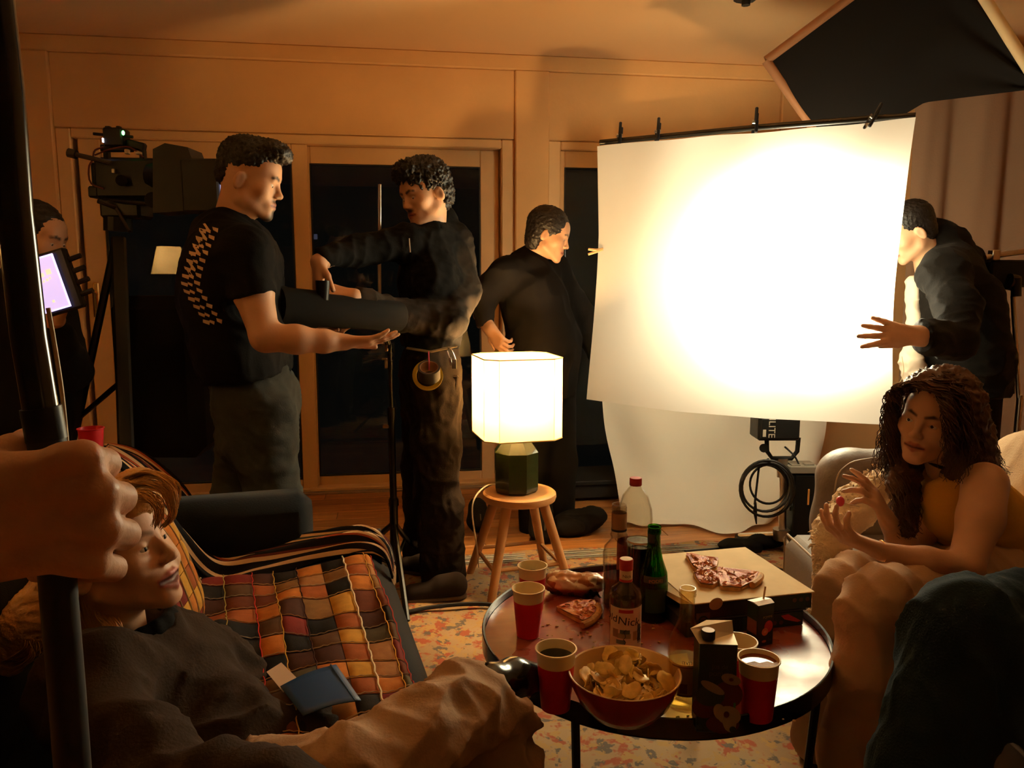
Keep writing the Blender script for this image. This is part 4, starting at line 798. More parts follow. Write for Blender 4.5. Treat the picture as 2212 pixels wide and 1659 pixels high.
# white rum, label reads Old Nick
l = PZ(1349, 1402, ZT); b1 = bottle('rum_bottle', l, [(.0001, 0), (.033, 0), (.0352, .004), (.0352, .135), (.031, .152), (.0165, .166), (.0135, .172), (.0135, .215), (.0001, .215)], GL_clear, 'clear rum bottle with red cap and picture label at the middle of the table')
ringp(b1, 'label', l, .0358, .012, .118, M_label, AF-1.25, AF+1.25); ringp(b1, 'neck_label', l, .0142, .178, .200, M_label)
ringp(b1, 'neck_stripe', l, .0146, .172, .178, M_lred); ringp(b1, 'label_stripe', l, .0362, .106, .114, M_lred, AF-.55, AF+.35, 12)
part('bottle_cap', MB().lathe([(.0152, .200), (.0152, .224), (.014, .2255), (.0001, .2255)], 24, l), M_cap, b1, True)
part('cap_top', MB().lathe([(.0135, .2257), (.0001, .2262)], 24, l), M_label, b1)
curved_text(b1, 'Old', l, .036, .091, .025, M_lbk, -1.15, -.1); curved_text(b1, 'Nick', l, .036, .085, .027, M_lbk, .12, -.1)
curved_text(b1, 'BLANC', l, .036, .018, .011, M_lbk, -.1); curved_text(b1, 'Nick', l, .0145, .187, .010, M_lbk, 0)
for (da, z, w, h, c) in ((-.15, .06, .022, .010, (.10, .16, .10)), (-.2, .05, .030, .012, (.32, .30, .14)), (.5, .05, .010, .022, (.45, .28, .10)), (-.75, .055, .014, .02, (.3, .2, .1)), (.85, .055, .012, .04, (.10, .09, .08)), (-.4, .035, .02, .01, (.15, .2, .2))):
    ringp(b1, 'label_picture', l, .0363, z-h/2, z+h/2, mat('print_%d' % int(da*100+z*1000), c, .6), AF+da-w/.072, AF+da+w/.072, 8)
for da in (-.15, .75, .95): part('label_drawing', MB().tube([np.asarray(l)+np.array([math.cos(AF+da+.08*math.sin(k*2.3)), math.sin(AF+da+.08*math.sin(k*2.3)), 0])*.0366+Uz*(.03+.006*k) for k in range(7)], .0007, 4), M_lbk, b1)
# tall whisky-like bottle behind
l = PZ(1334, 1306, ZT); b2 = bottle('whisky_bottle', l, [(.0001, 0), (.036, 0), (.039, .004), (.039, .150), (.036, .166), (.022, .184), (.019, .192), (.022, .200), (.018, .210), (.0165, .262), (.0182, .264), (.0182, .285)], GL_clear, 'tall clear spirit bottle with brown neck band, at the back of the table')
ringp(b2, 'neck_band', l, .0190, .218, .262, mat('copper_foil', (.34, .16, .06), .4, .4)); ringp(b2, 'neck_line', l, .0195, .212, .218, M_lbk)
ringp(b2, 'label', l, .0396, .045, .120, mat('dark_label', (.05, .035, .03), .5), AF+.15, AF+1.3, 16); part('screw_thread', MB().lathe([(.018, .266), (.0192, .269), (.018, .272), (.0192, .276), (.018, .279)], 24, l), GL_clear, b2, True)
part('liquid', MB().lathe([(.0001, .005), (.036, .005), (.036, .085), (.0001, .085)], 28, l), glassy('dark_spirit', (.28, .13, .06), 0, 1.1), b2, True)
# green beer bottle
l = PZ(1409, 1335, ZT); b3 = bottle('green_beer_bottle', l, [(.0001, 0), (.033, 0), (.0355, .005), (.0355, .105), (.033, .130), (.022, .165), (.0165, .195), (.0145, .232), (.0162, .234), (.0162, .243), (.015, .246), (.015, .252)], GL_green, 'green glass beer bottle with dark neck foil and label')
ringp(b3, 'label', l, .0350, .110, .128, mat('beer_label', (.035, .03, .018), .5), AF-.9, AF+.9, 20, .0336); curved_text(b3, 'PODEJ', l, .0352, .117, .012, mat('beer_print', (.35, .12, .05), .5), 0, .12)
ringp(b3, 'neck_foil', l, .0152, .205, .236, mat('dark_foil', (.03, .016, .013), .35, .5), AF-2.6, AF-.1, 20, .0165)
ringp(b3, 'body_label', l, .0360, .03, .095, mat('green_label', (.015, .04, .015), .5), AF-.7, AF+.8, 16)
part('mouth_rim', MB().lathe([(.0152, .248), (.0166, .252), (.0152, .256)], 24, l), GL_green, b3, True)
# dark cola bottle behind the green one
l = PZ(1378, 1316, ZT); b4 = bottle('cola_bottle', l, [(.0001, 0), (.028, 0), (.031, .01), (.030, .05), (.031, .13), (.030, .165), (.0305, .180), (.0001, .180)], GL_clear, 'dark full cola glass between the tall spirit bottle and green bottle')
part('cola_fill', MB().lathe([(.0001, .004), (.0285, .004), (.0282, .165), (.0001, .166)], 28, l), M_cola, b4, True); ringp(b4, 'rim_line', l, .0307, .176, .181, M_crm)
# big PET bottle
l = PZ(1368, 1282, ZT); b5 = bottle('soda_bottle', l, [(.0001, 0), (.036, 0), (.043, .012), (.0445, .10), (.0445, .19), (.0455, .215), (.043, .245), (.033, .280), (.020, .300), (.0135, .308), (.0135, .325), (.0001, .325)], GL_pet, 'large empty plastic soda bottle with red cap at the back of the table')
part('bottle_cap', MB().lathe([(.0152, .310), (.0158, .312), (.0158, .329), (.0145, .331), (.0001, .331)], 24, l), M_cap, b5, True); ringp(b5, 'label', l, .0450, .07, .15, mat('cola_label', (.25, .012, .012), .4))
# open pale bottle in front
l = PZ(1478, 1522, ZT); b6 = bottle('pale_spirit_bottle', l, [(.0001, 0), (.031, 0), (.0340, .006), (.0340, .118), (.0315, .138), (.022, .162), (.0150, .182), (.0140, .200), (.0140, .226), (.0155, .228), (.0155, .244)], GL_amb, 'open clear bottle of pale spirit left of the large juice carton')
part('liquid', MB().lathe([(.0001, .006), (.0312, .006), (.0312, .10), (.0001, .10)], 28, l), M_spirit, b6, True); ringp(b6, 'label', l, .0346, .035, .100, mat('amber_label', (.55, .30, .09), .6), AF-1.0, AF+1.2, 20)
ringp(b6, 'label_border', l, .0349, .094, .097, mat('brown_line', (.2, .06, .02), .6), AF-1.0, AF+1.2, 20); ringp(b6, 'label_border', l, .0349, .036, .039, mat('brown_line', (.2, .06, .02), .6), AF-1.0, AF+1.2, 20)
curved_text(b6, 'nvnl', l, .0345, .107, .014, mat('frost_print', (.6, .5, .34), .6), -.1); ringp(b6, 'label_picture', l, .0349, .055, .085, M_lbk, AF-.62, AF-.54, 4); ringp(b6, 'label_picture', l, .0349, .042, .062, mat('brown_line', (.2, .06, .02), .6), AF-.5, AF-.1, 6)
part('screw_thread', MB().lathe([(.0155, .229), (.0166, .232), (.0155, .235), (.0166, .239), (.0155, .243)], 24, l), GL_clear, b6, True)
for t_, z_ in ((b1, .93), (b2, .92), (b3, .91), (b5, .94), (b6, .97)): t_.scale = (1, 1, z_)
# juice cartons
M_grn = mat('dark_green_carton', (.014, .028, .014), .35); M_foil = mat('silver_fold', (.62, .52, .36), .28, .6)
def carton(loc, w, dp_, h, yaw, label, big):
    M_ = rotz(yaw); t = thing('juice_carton', label, 'carton', loc); L = np.asarray(loc); q = lambda x, y, z: L+M_@np.array([x, y, z])
    part('carton_body', MB().box(q(0, 0, h/2), (w, dp_, h), M_, .0015), M_grn, t); fm = np.stack([M_@np.array([1,0,0]), Uz, M_@np.array([0,-1,0])], 1); f = -dp_/2-.0008
    def disc(nm, x, z, rx, rz, m, a=0, dz=0):
        n = 18; pts = [q(x+rx*math.cos(k*6.2832/n)*math.cos(a)-rz*math.sin(k*6.2832/n)*math.sin(a), f-dz, z+rx*math.cos(k*6.2832/n)*math.sin(a)+rz*math.sin(k*6.2832/n)*math.cos(a)) for k in range(n)]; part(nm, MB().prism(pts, M_@np.array([0, .0006, 0])), m, t)
    if big:
        part('gable_top', MB().add([q(-w/2, -dp_/2, h), q(w/2, -dp_/2, h), q(w/2, dp_/2, h+.004), q(-w/2, dp_/2, h+.004), q(-w/2-.014, -.01, h+.02), q(-w/2+.02, dp_/2-.01, h+.024), q(w/2, dp_/2-.004, h+.022), q(w/2, .01, h+.004)], [(0,1,7,4), (4,7,6,5), (1,2,6,7), (2,3,5,6), (3,0,4,5)]), M_foil, t)
        part('screw_cap', MB().lathe([(.0125, h+.004), (.0125, h+.018), (.0115, h+.0195), (.0001, h+.0195)], 24, q(-w/2+.018, -dp_/2+.016, 0)), M_lbk, t, True); part('cap_top', MB().lathe([(.0112, h+.0197), (.0001, h+.0199)], 24, q(-w/2+.018, -dp_/2+.016, 0)), mat('white_cap', (.75, .6, .4), .5), t)
        A, B_, Cc = mat('apple_red', (.10, .014, .010), .5), mat('apple_flesh', (.34, .28, .16), .5), mat('leaf_green', (.03, .045, .02), .5)
        for i, (x, z, rx, rz, m, a) in enumerate(((.02, .075, .026, .026, A, 0), (-.02, .05, .024, .022, A, 0), (.012, .018, .03, .018, A, 0), (-.012, .072, .026, .02, Cc, 0), (-.008, .088, .024, .008, mat('apple_slice', (.30, .20, .10), .5), -.5), (.024, .105, .018, .010, mat('apple_slice', (.30, .20, .10), .5), -.3), (.006, .042, .011, .016, B_, .3), (.022, .036, .022, .018, B_, -.3), (.024, .022, .012, .018, B_, .2), (.018, .038, .005, .006, A, 0), (.024, .105, .004, .003, A, 0), (-.03, .012, .006, .005, Cc, 0), (.03, .01, .006, .006, Cc, 0))): disc('fruit_print', x, z, rx, rz, m, a, .00025*i)
        gp = mat('green_edge_print', (.03, .22, .04), .5); part('edge_stripe', MB().box(q(w/2-.002, f, .045), (.004, .0008, .03), M_), gp, t)
        text('lettering', 'Jus de', q(.004, f-.0006, .128), .012, fm, mat('dim_print', (.07, .06, .045), .6), t, .0001); text('lettering', 'pomme', q(.006, f-.0006, .115), .014, fm, mat('dim_print', (.07, .06, .045), .6), t, .0001)
    else:
        part('gable_top', MB().add([q(-w/2, -dp_/2, h), q(w/2, -dp_/2, h), q(w/2, dp_/2, h), q(-w/2, dp_/2, h), q(-w/2-.002, -.004, h+.004), q(w/2+.002, -.004, h+.004)], [(0,1,5,4), (1,2,5), (2,3,4,5), (3,0,4)]), mat('white_top', (.78, .66, .50), .4), t)
        part('straw', MB().tube([q(.012, .006, h), q(.020, .010, h+.028)], .0022, 8), mat('gold_straw', (.5, .3, .1), .4), t, True)
        RR, OO = mat('print_red', (.50, .03, .015), .5), mat('print_orange', (.60, .16, .03), .5)
        for i, (x, z, rx, rz, m) in enumerate(((.008, .045, .012, .014, RR), (-.002, .034, .009, .009, OO), (-.002, .034, .004, .003, mat('print_peach', (.7, .3, .1), .5)), (-.004, .012, .006, .003, OO), (.012, .013, .005, .002, mat('dim_print', (.07, .06, .045), .6)))): disc('fruit_print', x, z, rx, rz, m, 0, .00025*i)
        text('lettering', 'POMME', q(.004, f-.0006, .068), .008, fm, mat('gold_print', (.5, .38, .12), .6), t, .0001)
        sm = np.stack([M_@np.array([0,-1,0]), Uz, M_@np.array([-1,0,0])], 1); part('side_panel', MB().box(q(-w/2-.0006, 0, .045), (.0006, .03, .032), M_), mat('print_brown', (.22, .08, .045), .6), t)
carton(PZ(1548, 1584, ZT)+Fh*.03, .068, .058, .170, -YAW-.07, 'large dark green juice carton with apples printed on it, at the front of the table', True)
carton(PZ(1640, 1388, ZT)+Fh*.0, .046, .036, .098, -YAW+.42, 'small dark green juice carton with a straw in front of the pizza boxes', False)
# pizza boxes
zb = ZT+.082; FL, FRr = PZ(1502, 1303, zb), PZ(1727, 1280, zb); bx = nrm(FRr-FL); by = np.array([-bx[1], bx[0], 0]); Lb = .315
M_crd = mat('tan_cardboard', (.62, .47, .26), .8, var=(20, .06)); M_bprint = mat('dark_box_print', (.030, .018, .013), .5); M_gprint = mat('green_box_print', (.014, .026, .016), .5); BM = np.stack([bx, by, Uz], 1)
for i, (dx, dy, z0_, lb) in enumerate(((-.02, .0, ZT, 'lower dark printed pizza box in the stack on the table'), (0, 0, ZT+.041, 'upper pizza box with its plain cardboard lid carrying three slices'))):
    c0 = FL*[1,1,0]+bx*(.15+dx)+by*(Lb/2+dy); t = thing('pizza_box', lb, 'box', c0+Uz*z0_, 'pizza boxes on the table')
    part('box_sides', MB().box(c0+Uz*(z0_+.0185), (Lb-.012, Lb, .037), BM, .002), M_bprint, t); part('box_end_print', MB().box(c0+bx*.07-by*(Lb/2+.0006)+Uz*(z0_+.019), (.16, .001, .034), BM), M_gprint, t)
    part('lid', MB().box(c0+Uz*(z0_+.0395), (Lb, Lb+.006, .003), BM, .001), M_crd if i else M_bprint, t)
    f0 = c0-by*(Lb/2+.0016)
    if i == 0: part('pepper_print', MB().prism([f0+bx*a+Uz*(z0_+b) for a, b in ((.09, .03), (.11, .032), (.145, .012), (.135, .01), (.1, .02))], -by*.0006), M_lred, t)
    for k in range(3 if i else 2): part('print_dot', MB().lathe([(.0001, .0004), (.0055, .0004), (.0055, 0)], 12, f0+bx*(.075+.03*i+.017*k)+Uz*(z0_+(.024 if i else .013)), axisM(-by)), mat('dot_print', (.14, .05, .03), .6), t)
    if i:
        part('front_tab', MB().lathe([(.0001, .001), (.017, .001), (.017, 0)], 20, c0-bx*.10-by*(Lb/2+.003)+Uz*(z0_+.036), axisM(-by*.8-Uz*.2)), M_crd, t); part('stamp_print', MB().box(f0-bx*.13+Uz*(z0_-.002), (.034, .0008, .036), BM), mat('print_brown2', (.12, .05, .03), .6), t)
        part('stamp_ring', MB().lathe([(.008, .001), (.012, .0012), (.012, 0)], 18, f0-bx*.13+Uz*(z0_-.002), axisM(-by)), M_gprint, t)
        part('side_flap', MB().add([c0-bx*Lb/2-by*Lb/2+Uz*(z0_+.0395), c0-bx*Lb/2+by*Lb/2+Uz*(z0_+.0395), c0-bx*(Lb/2+.055)+by*(Lb/2-.01)+Uz*(z0_+.02), c0-bx*(Lb/2+.012)-by*(Lb/2-.04)+Uz*(z0_+.025)], [(0,1,2,3), (3,2,1,0)]), M_crd, t)
part_tab = tag(part('folded_tab', MB().lathe([(.0001, .001), (.024, .001), (.026, -.002)], 20, PZ(1448, 1300, ZT+.025), axisM(dirv(-.6, -.6, .5))), M_crd, None, True), 'round cardboard tab sticking out below the box beside the green bottle', 'cardboard')
M_piz = mat('pizza_topping', (.42, .10, .030), .55, attr=True, bump=(260, .3)); M_crust = mat('pizza_crust', (.55, .28, .08), .7, var=(70, .25))
def pizza(poly, crust, z, label, seed):
    P = [PZ(x, y, z) for x, y in poly]; c = np.mean(P, 0); t = thing('pizza_slice', label, 'pizza', c, 'pizza slices'); r = random.Random(seed)
    def rnd(P): # rounded resample
        out = []
        for i in range(len(P)):
            a, b, d = P[i-1], P[i], P[(i+1) % len(P)]; out += [b+(a-b)*.12, b+(a-b)*.02+(d-b)*.02, b+(d-b)*.12, b+(d-b)*.5]
        return out
    Q = rnd(P); part('crust_base', MB().prism(Q, Uz*.009), M_crust, t)
    m = MB(); n = len(Q); vs = [c+Uz*.0125]; rings = (.25, .45, .62, .78, .9, .985)
    for j, q in enumerate(rings):
        for k in range(n): vs.append(c+(Q[k]-c)*q+Uz*(.010+.0035*math.sin(k*2.7+j*1.9+seed)*(q < .95)+r.uniform(0, .003)))
    f = [(0, 1+k, 1+(k+1) % n) for k in range(n)]
    for j in range(len(rings)-1): f += [(1+j*n+k, 1+(j+1)*n+k, 1+(j+1)*n+(k+1) % n, 1+j*n+(k+1) % n) for k in range(n)]
    m.add(vs, f); o = part('topping', m, M_piz, t, True, 180); at = o.data.attributes.new('Col', 'FLOAT_COLOR', 'POINT'); at.data.foreach_set('color', np.array([[*random.choice(((.60, .16, .03), (.46, .09, .016), (.68, .28, .06), (.36, .05, .012))), 1] for _ in vs]).ravel())
    tb_ = MB()
    for k in range(24):
        a, b = r.randrange(n), r.random()**.5*.9; p = c+(Q[a]*(.5)+Q[(a+1) % n]*.5-c)*b+Uz*.0125; d = np.array([r.gauss(0, 1), r.gauss(0, 1), 0]); d = nrm(d)*r.uniform(.003, .007); tb_.tube([p-d, p+Uz*.0018, p+d], [.0012, .0022, .0012], 5)
    tag(part('cheese_bits', tb_, mat('melted_cheese', (.55, .22, .05), .5), t, True), kind='stuff')
    if crust: part('crust_edge', MB().tube(spline([PZ(x, y, z+.009) for x, y in crust], 14), .0085, 8), M_crust, t, True)
pizza([(1480, 1203), (1552, 1213), (1548, 1232), (1516, 1244), (1497, 1230)], None, zb+.001, 'small dark pizza slice furthest back on the box lid', 1)
pizza([(1497, 1242), (1512, 1236), (1550, 1243), (1555, 1262), (1540, 1272), (1512, 1268)], None, zb+.001, 'small torn pizza slice in the middle of the box lid', 2)
pizza([(1548, 1233), (1642, 1244), (1630, 1262), (1600, 1278), (1556, 1275)], [(1643, 1243), (1640, 1252), (1625, 1264)], zb+.001, 'largest pizza slice with pale crust on the box lid, nearest the straw', 3)
pizza([(1200, 1318), (1240, 1305), (1285, 1303), (1292, 1320), (1276, 1342), (1258, 1350)], [(1291, 1308), (1294, 1322), (1280, 1340), (1258, 1351)], ZT+.001, 'single pizza slice lying on the table top beside the chip bag', 4)
# crumpled chip bag
bgc = PZ(1238, 1282, ZT); bs = S(.0045); bs.ell(bgc+Uz*.024, (.075, .038, .026), rotz(-YAW-.08)); bs.ell(bgc+Uz*.034-Rv*.03, (.04, .03, .022), None); bs.ell(bgc+Uz*.03+Rv*.045, (.035, .028, .02), None)
def bag_nodes(nt, b):
    tc = nt.nodes.new('ShaderNodeTexCoord'); v = nnode(nt, 'ShaderNodeTexVoronoi', tc.outputs['Object'], Scale=48.); s = nt.nodes.new('ShaderNodeSeparateXYZ'); nt.links.new(tc.outputs['Object'], s.inputs[0])
    c = ramp(nt, v.outputs['Color'], [(0, (.72, .58, .40)), (.45, (.65, .50, .34)), (.5, (.42, .17, .05)), (.8, (.30, .11, .035))], False); lo_ = ramp(nt, v.outputs['Color'], [(0, (.45, .12, .03)), (.5, (.30, .08, .02)), (.75, (.08, .04, .02))])
    mr = nt.nodes.new('ShaderNodeMapRange'); mr.inputs[1].default_value = .024; mr.inputs[2].default_value = .030; nt.links.new(s.outputs[2], mr.inputs[0]); nt.links.new(mixc(nt, mr.outputs[0], lo_, c), b.inputs['Base Color']); b.inputs['Metallic'].default_value = .25
M_bag = tex_mat('printed_foil', bag_nodes, .3, .5); bg_ = thing('chip_bag', 'crumpled shiny snack bag printed orange and white behind the pizza slice', 'bag', bgc)
bs.cut(bgc+Uz*.001, (0,0,-1), .3); blob('bag_body', bs, M_bag, bg_, folds((.004, 20, 8, True), (.002, 45, 3, True)), 0)
part('bag_opening', MB().grid(lambda u, v: bgc+Rv*(.02+.05*u)+Fh*(-.035-.012*v)+Uz*(.006+.022*math.sin(u*3.1)*v+.004*math.sin(u*19)), 14, 6, .001), mat('dark_foil_inside', (.03, .022, .015), .35, .5), bg_, True, 180)
na = [PZ(x, y, ZT+.001) for x, y in ((1424, 1424), (1484, 1410), (1490, 1440), (1458, 1452))]; tag(part('paper_napkin', MB().grid(lambda u, v: (na[0]*(1-u)+na[1]*u)*(1-v)+(na[3]*(1-u)+na[2]*u)*v+Uz*(.001+.002*math.sin(u*4+v*5)), 8, 8, .0006), mat('napkin_paper', (.6, .56, .42), .8), None, True), 'pale paper napkin on the table behind the chip bowl', 'napkin')
cr = MB(); r4 = random.Random(4)
for k in range(60):
    x, y = r4.choice(((1170, 1345), (1190, 1350), (1250, 1370), (1265, 1365), (1300, 1340), (1405, 1435), (1410, 1350), (1225, 1395), (1180, 1380), (1290, 1390), (1400, 1400), (1560, 1500), (1480, 1560), (1680, 1560))); p = PZ(x+r4.gauss(0, 14), y+r4.gauss(0, 7), ZT+.002); s_ = r4.uniform(.0012, .0042); cr.sphere(p, s_, 6, (1.2, .8, .6))
tag(part('crumbs', cr, mat('crumb', (.6, .40, .17), .8), None), 'scattered pale crumbs on the red brown table top', 'crumbs', kind='stuff')
# red cup by the far left sofa arm
sc0 = dup([o for o in bpy.data.objects if o.name.startswith('paper_cup') and o.parent is None][1], SO(.80, -.06, .752), 0, 'red cup just above the gripping fist, standing on the sofa back', 'red cup at far left')
sc0.scale = (.8, .8, .72)
for c in kids(sc0):
    if c.name.startswith('rim_band'): c.data = c.data.copy(); c.data.materials[0] = M_red
# ------------------------------------------------------------------ people
SK, LIP = (.60, .32, .19), (.42, .13, .09)
M_skin = mat('skin', SK, .48, attr=True, bump=(180, .05), var=(14, .05)); M_eyew = mat('eye_white', (.7, .6, .5), .2); M_iris = mat('eye_iris', (.012, .007, .005), .35)
M_hair = mat('dark_hair', (.010, .007, .006), .45, bump=(90, .5)); M_blond = mat('blonde_hair', (.72, .42, .15), .38, var=(30, .25), bump=(160, .4)); M_brown = mat('brown_curls', (.085, .032, .012), .42, var=(25, .3)); M_teeth = mat('teeth', (.8, .7, .55), .3)
def head(s, o, M, k=1., skin=SK, lip=LIP, brow=(.03, .018, .012), beard=None, mouth=False, neck=None, nr=.052, fem=False):
    P = lambda x, y, z: o+M@(np.array([x, y, z])*k)
    def E(c, r, **kw):
        kw['k'] = kw.get('k', .02)*k; s.ell(P(*c), np.array(r)*k, M, **kw)
    def Cn(a, b, ra, rb=None, **kw):
        kw['k'] = kw.get('k', .02)*k; s.cone(P(*a), P(*b), ra*k, (ra if rb is None else rb)*k, **kw)
    E((0, -.015, .032), (.0735, .092, .086)); E((0, .022, -.030), (.0615, .066, .082), k=.03); E((0, .046, .045), (.056, .042, .046), k=.03)
    for q in (-1, 1):
        Cn((q*.053, .002, -.062), (q*.015, .072, -.099), .0165 if fem else .018, .0145, k=.025); E((q*.044, .054, -.022), (.021, .022, .020), k=.03)
        E((q*.031, .094, -.001), (.017, .012, .011), op='-', k=.014); E((q*.031, .0705, -.001), (.0142, .0142, .0142), k=.005)
        E((q*.032, .0865, -.0015), (.0132, .0145, .0044 if not mouth else .0032), op='-', k=.0015)
        E((q*.0115, .0945, -.0335), (.0078, .0092, .0072), k=.006); E((q*.006, .100, -.0405), (.0028, .004, .003), op='-', k=.002)
        Me = M@np.array([[.88, -.48*q, 0], [.48*q, .88, 0], [0, 0, 1]])@np.array([[1, 0, 0], [0, .97, .22], [0, -.22, .97]]); s.ell(P(q*.0800, -.012, -.012), np.array((.0080, .0185, .031))*k, Me, k=.003*k); s.ell(P(q*.0885, -.006, -.010), np.array((.0058, .0105, .019))*k, Me, op='-', k=.003*k, col=tuple(.6*c for c in skin), fe=.006)
        Cn((q*.014, .093, .020), (q*.031, .0875, .0255), .0038, .0040, op='paint', col=brow, fe=.004); Cn((q*.031, .0875, .0255), (q*.047, .0795, .0215), .0040, .0028, op='paint', col=brow, fe=.004)
    E((0, .079, -.100), (.018, .0135, .0145), k=.018)
    if not fem: Cn((-.032, .078, .023), (.032, .078, .023), .0105, k=.016)
    Cn((0, .081, .016), (0, .103, -.027), .0068, .0090, k=.012); E((0, .1045, -.029), (.0095, .0095, .0088), k=.006); E((0, .073, -.066), (.033, .021, .023), k=.016)
    lo = 0. if not mouth else -.011
    for q in (-1, 1):
        w_ = .025 if not mouth else .029
        Cn((q*w_, .0845, -.0640), (q*.009, .0925, -.0588), .0026, .0044, k=.004, col=lip); Cn((q*.008, .0925, -.0585), (0, .0935, -.0598), .0046, .0042, k=.004, col=lip)
        Cn((q*w_*.92, .0850, -.0665+lo*.4), (0, .0925, -.0725+lo), .0040, .0058, k=.005, col=lip)
        Cn((q*w_, .0890, -.0648+lo*.3), (0, .099, -.0652+lo*.5), .0012 if not mouth else .0042, .0013 if not mouth else .0068, op='-', k=.002, col=(.10, .02, .015), fe=.0025)
    if beard:
        for c, r in beard: E(c, r, op='paint', col=(.03, .016, .010), fe=.010)
    if neck is not None: s.cone(P(0, -.026, -.045), neck, nr*k, (nr+.006)*k, k=.03)
    return P
def eyes(parent, o, M, k, look=(0, 0), r=.0128):
    for q in (-1, 1):
        c = o+M@(np.array([q*.031, .0705, -.001])*k); e = part('eye', MB().sphere(c, r*k, 14), M_eyew, parent, True, 180); d = nrm(M@np.array([look[0], 1, look[1]])); part('iris', MB().sphere(c+d*r*k*.62, r*k*.46, 12), M_iris, e, True, 180)
def hand(s, w, dirn, dors, side, curl=(.3, .3, .3, .3), size=1., fan=.0, thumb=(.05, .03, -.01), fr=1.):
    y = nrm(dirn); z = nrm(np.asarray(dors)-y*(np.asarray(dors)@y)); x = np.cross(y, z); P = lambda a, b, c: w+(x*a*side+y*b+z*c)*size
    for i, (mx, my) in enumerate(((.028, .088), (.009, .092), (-.011, .087), (-.029, .078))):
        s.cone(P(mx*.55, .0, 0), P(mx, my, .002), .0135*size, .0115*size, k=.016*size); c = curl[i]; L = ((.042, .026, .021), (.046, .029, .022), (.043, .027, .021), (.034, .021, .018))[i]; a = 0.; p = np.array([mx, my, .001]); sp = fan*(1.5-i)*.8
        for j, l in enumerate(L):
            a += c*(1.15, 1.5, 1.0)[j]; q = p+np.array([math.sin(sp)*math.cos(a), math.cos(sp)*math.cos(a), -math.sin(a)])*l; s.cone(P(*p), P(*q), (.0098, .0088, .0078)[j]*size*fr, (.0088, .0078, .0066)[j]*size*fr, k=.004*size); p = q
    s.cone(P(.012, .02, -.006), P(.012, .07, -.004), .013*size, .012*size, k=.012*size)
    a, b, c = thumb; s.cone(P(.016, .015, -.006), P(.016+a*.6, .03+b*.6, -.008+c*.6), .0145*size, .012*size, k=.012*size); s.cone(P(.016+a*.6, .03+b*.6, -.008+c*.6), P(.016+a*.85, .045+b*1.5, -.012+c*1.2), .011*size, .0085*size, k=.005*size)
def person(label, loc): return thing('person', label, 'person', loc)
def shoe(parent, heel, toe, m, w=.042, h=.07, z=.013, name='shoe'):
    h_ = np.array([heel[0], heel[1], z]); t_ = np.array([toe[0], toe[1], z]); s = S(.006); s.cone(h_+Uz*.036, t_+Uz*.028, w*.85, w*.78, k=.02); s.cone(h_+Uz*h*.7, h_+(t_-h_)*.35+Uz*h*.7, w*.85, w*.72, k=.03); s.cut(h_+Uz*.004, (0,0,-1), .6); o = blob(name, s, m, parent)
    sl = S(.006); sl.cone(h_+Uz*.006, t_+Uz*.006, w*.93, w*.86, k=.01, sq=(Uz, .5)); sl.cut(h_+Uz*.017, (0,0,1), .6); sl.cut(h_, (0,0,-1), .6); blob('sole', sl, mat('worn_sole', (.12, .08, .05), .8), o)
def strands(name, guides, m, parent, n, r0, curl, cf, seed, seg=14, kind='stuff'):
    rr = random.Random(seed); g = MB()
    for k in range(n):
        G = guides[k % len(guides)]; a, q = rr.uniform(0, 6.28), math.sqrt(rr.random()); ph = rr.uniform(0, 6.28); c = curl*rr.uniform(.5, 1.3); f = cf*rr.uniform(.8, 1.25); t0, t1 = rr.uniform(0, .12), rr.uniform(.75, 1.0); pts = []
        for i in range(seg+1):
            t = t0+(t1-t0)*i/seg; px, py, d, sp = catmull(G, t); rad = rp(sp, d); w = W(px, py, d)+(Rv*math.cos(a)+Uz*math.sin(a)*.6+Fh*math.sin(a*2+1)*.7)*rad*q
            e = min(1, i/4); w = w+(Rv*math.cos(f*t*6.28+ph)+Fh*math.sin(f*t*6.28+ph)+Uz*.4*math.sin(f*t*6.28*1.3+ph))*c*e; pts.append(w)
        g.tube(pts, [r0*(1-.55*(i/seg)**2) for i in range(seg+1)], 4, False)
    o = part(name, g, m, parent, True, 180); return tag(o, kind=kind)
M_jersey = mat('black_jersey', (.005, .0045, .0042), .9, bump=(200, .1)); M_denim = mat('washed_black_denim', (.045, .046, .040), .9, bump=(260, .15), var=(5, .3)); M_pants = mat('charcoal_twill', (.017, .012, .009), .9, bump=(240, .15))
def shirt_print(parent, src, rows, m):
    from mathutils.bvhtree import BVHTree
    off = rootloc(src); bv = BVHTree.FromPolygons([tuple(v.co+off) for v in src.data.vertices], [tuple(p.vertices) for p in src.data.polygons]); out = MB(); cw = Vector(C0)
    def hit(x, y):
        d = Vector(nrm(ray(x, y))); h = bv.ray_cast(cw, d); return None if h[0] is None else (np.array(h[0])+np.array(h[1])*.0018, np.array(h[1]))
    for poly in rows:
        P = [hit(*p) for p in poly]
        if any(p is None for p in P): continue
        out.add([p[0] for p in P], [tuple(range(len(P)))])
    return part('shirt_print', out, m, parent)
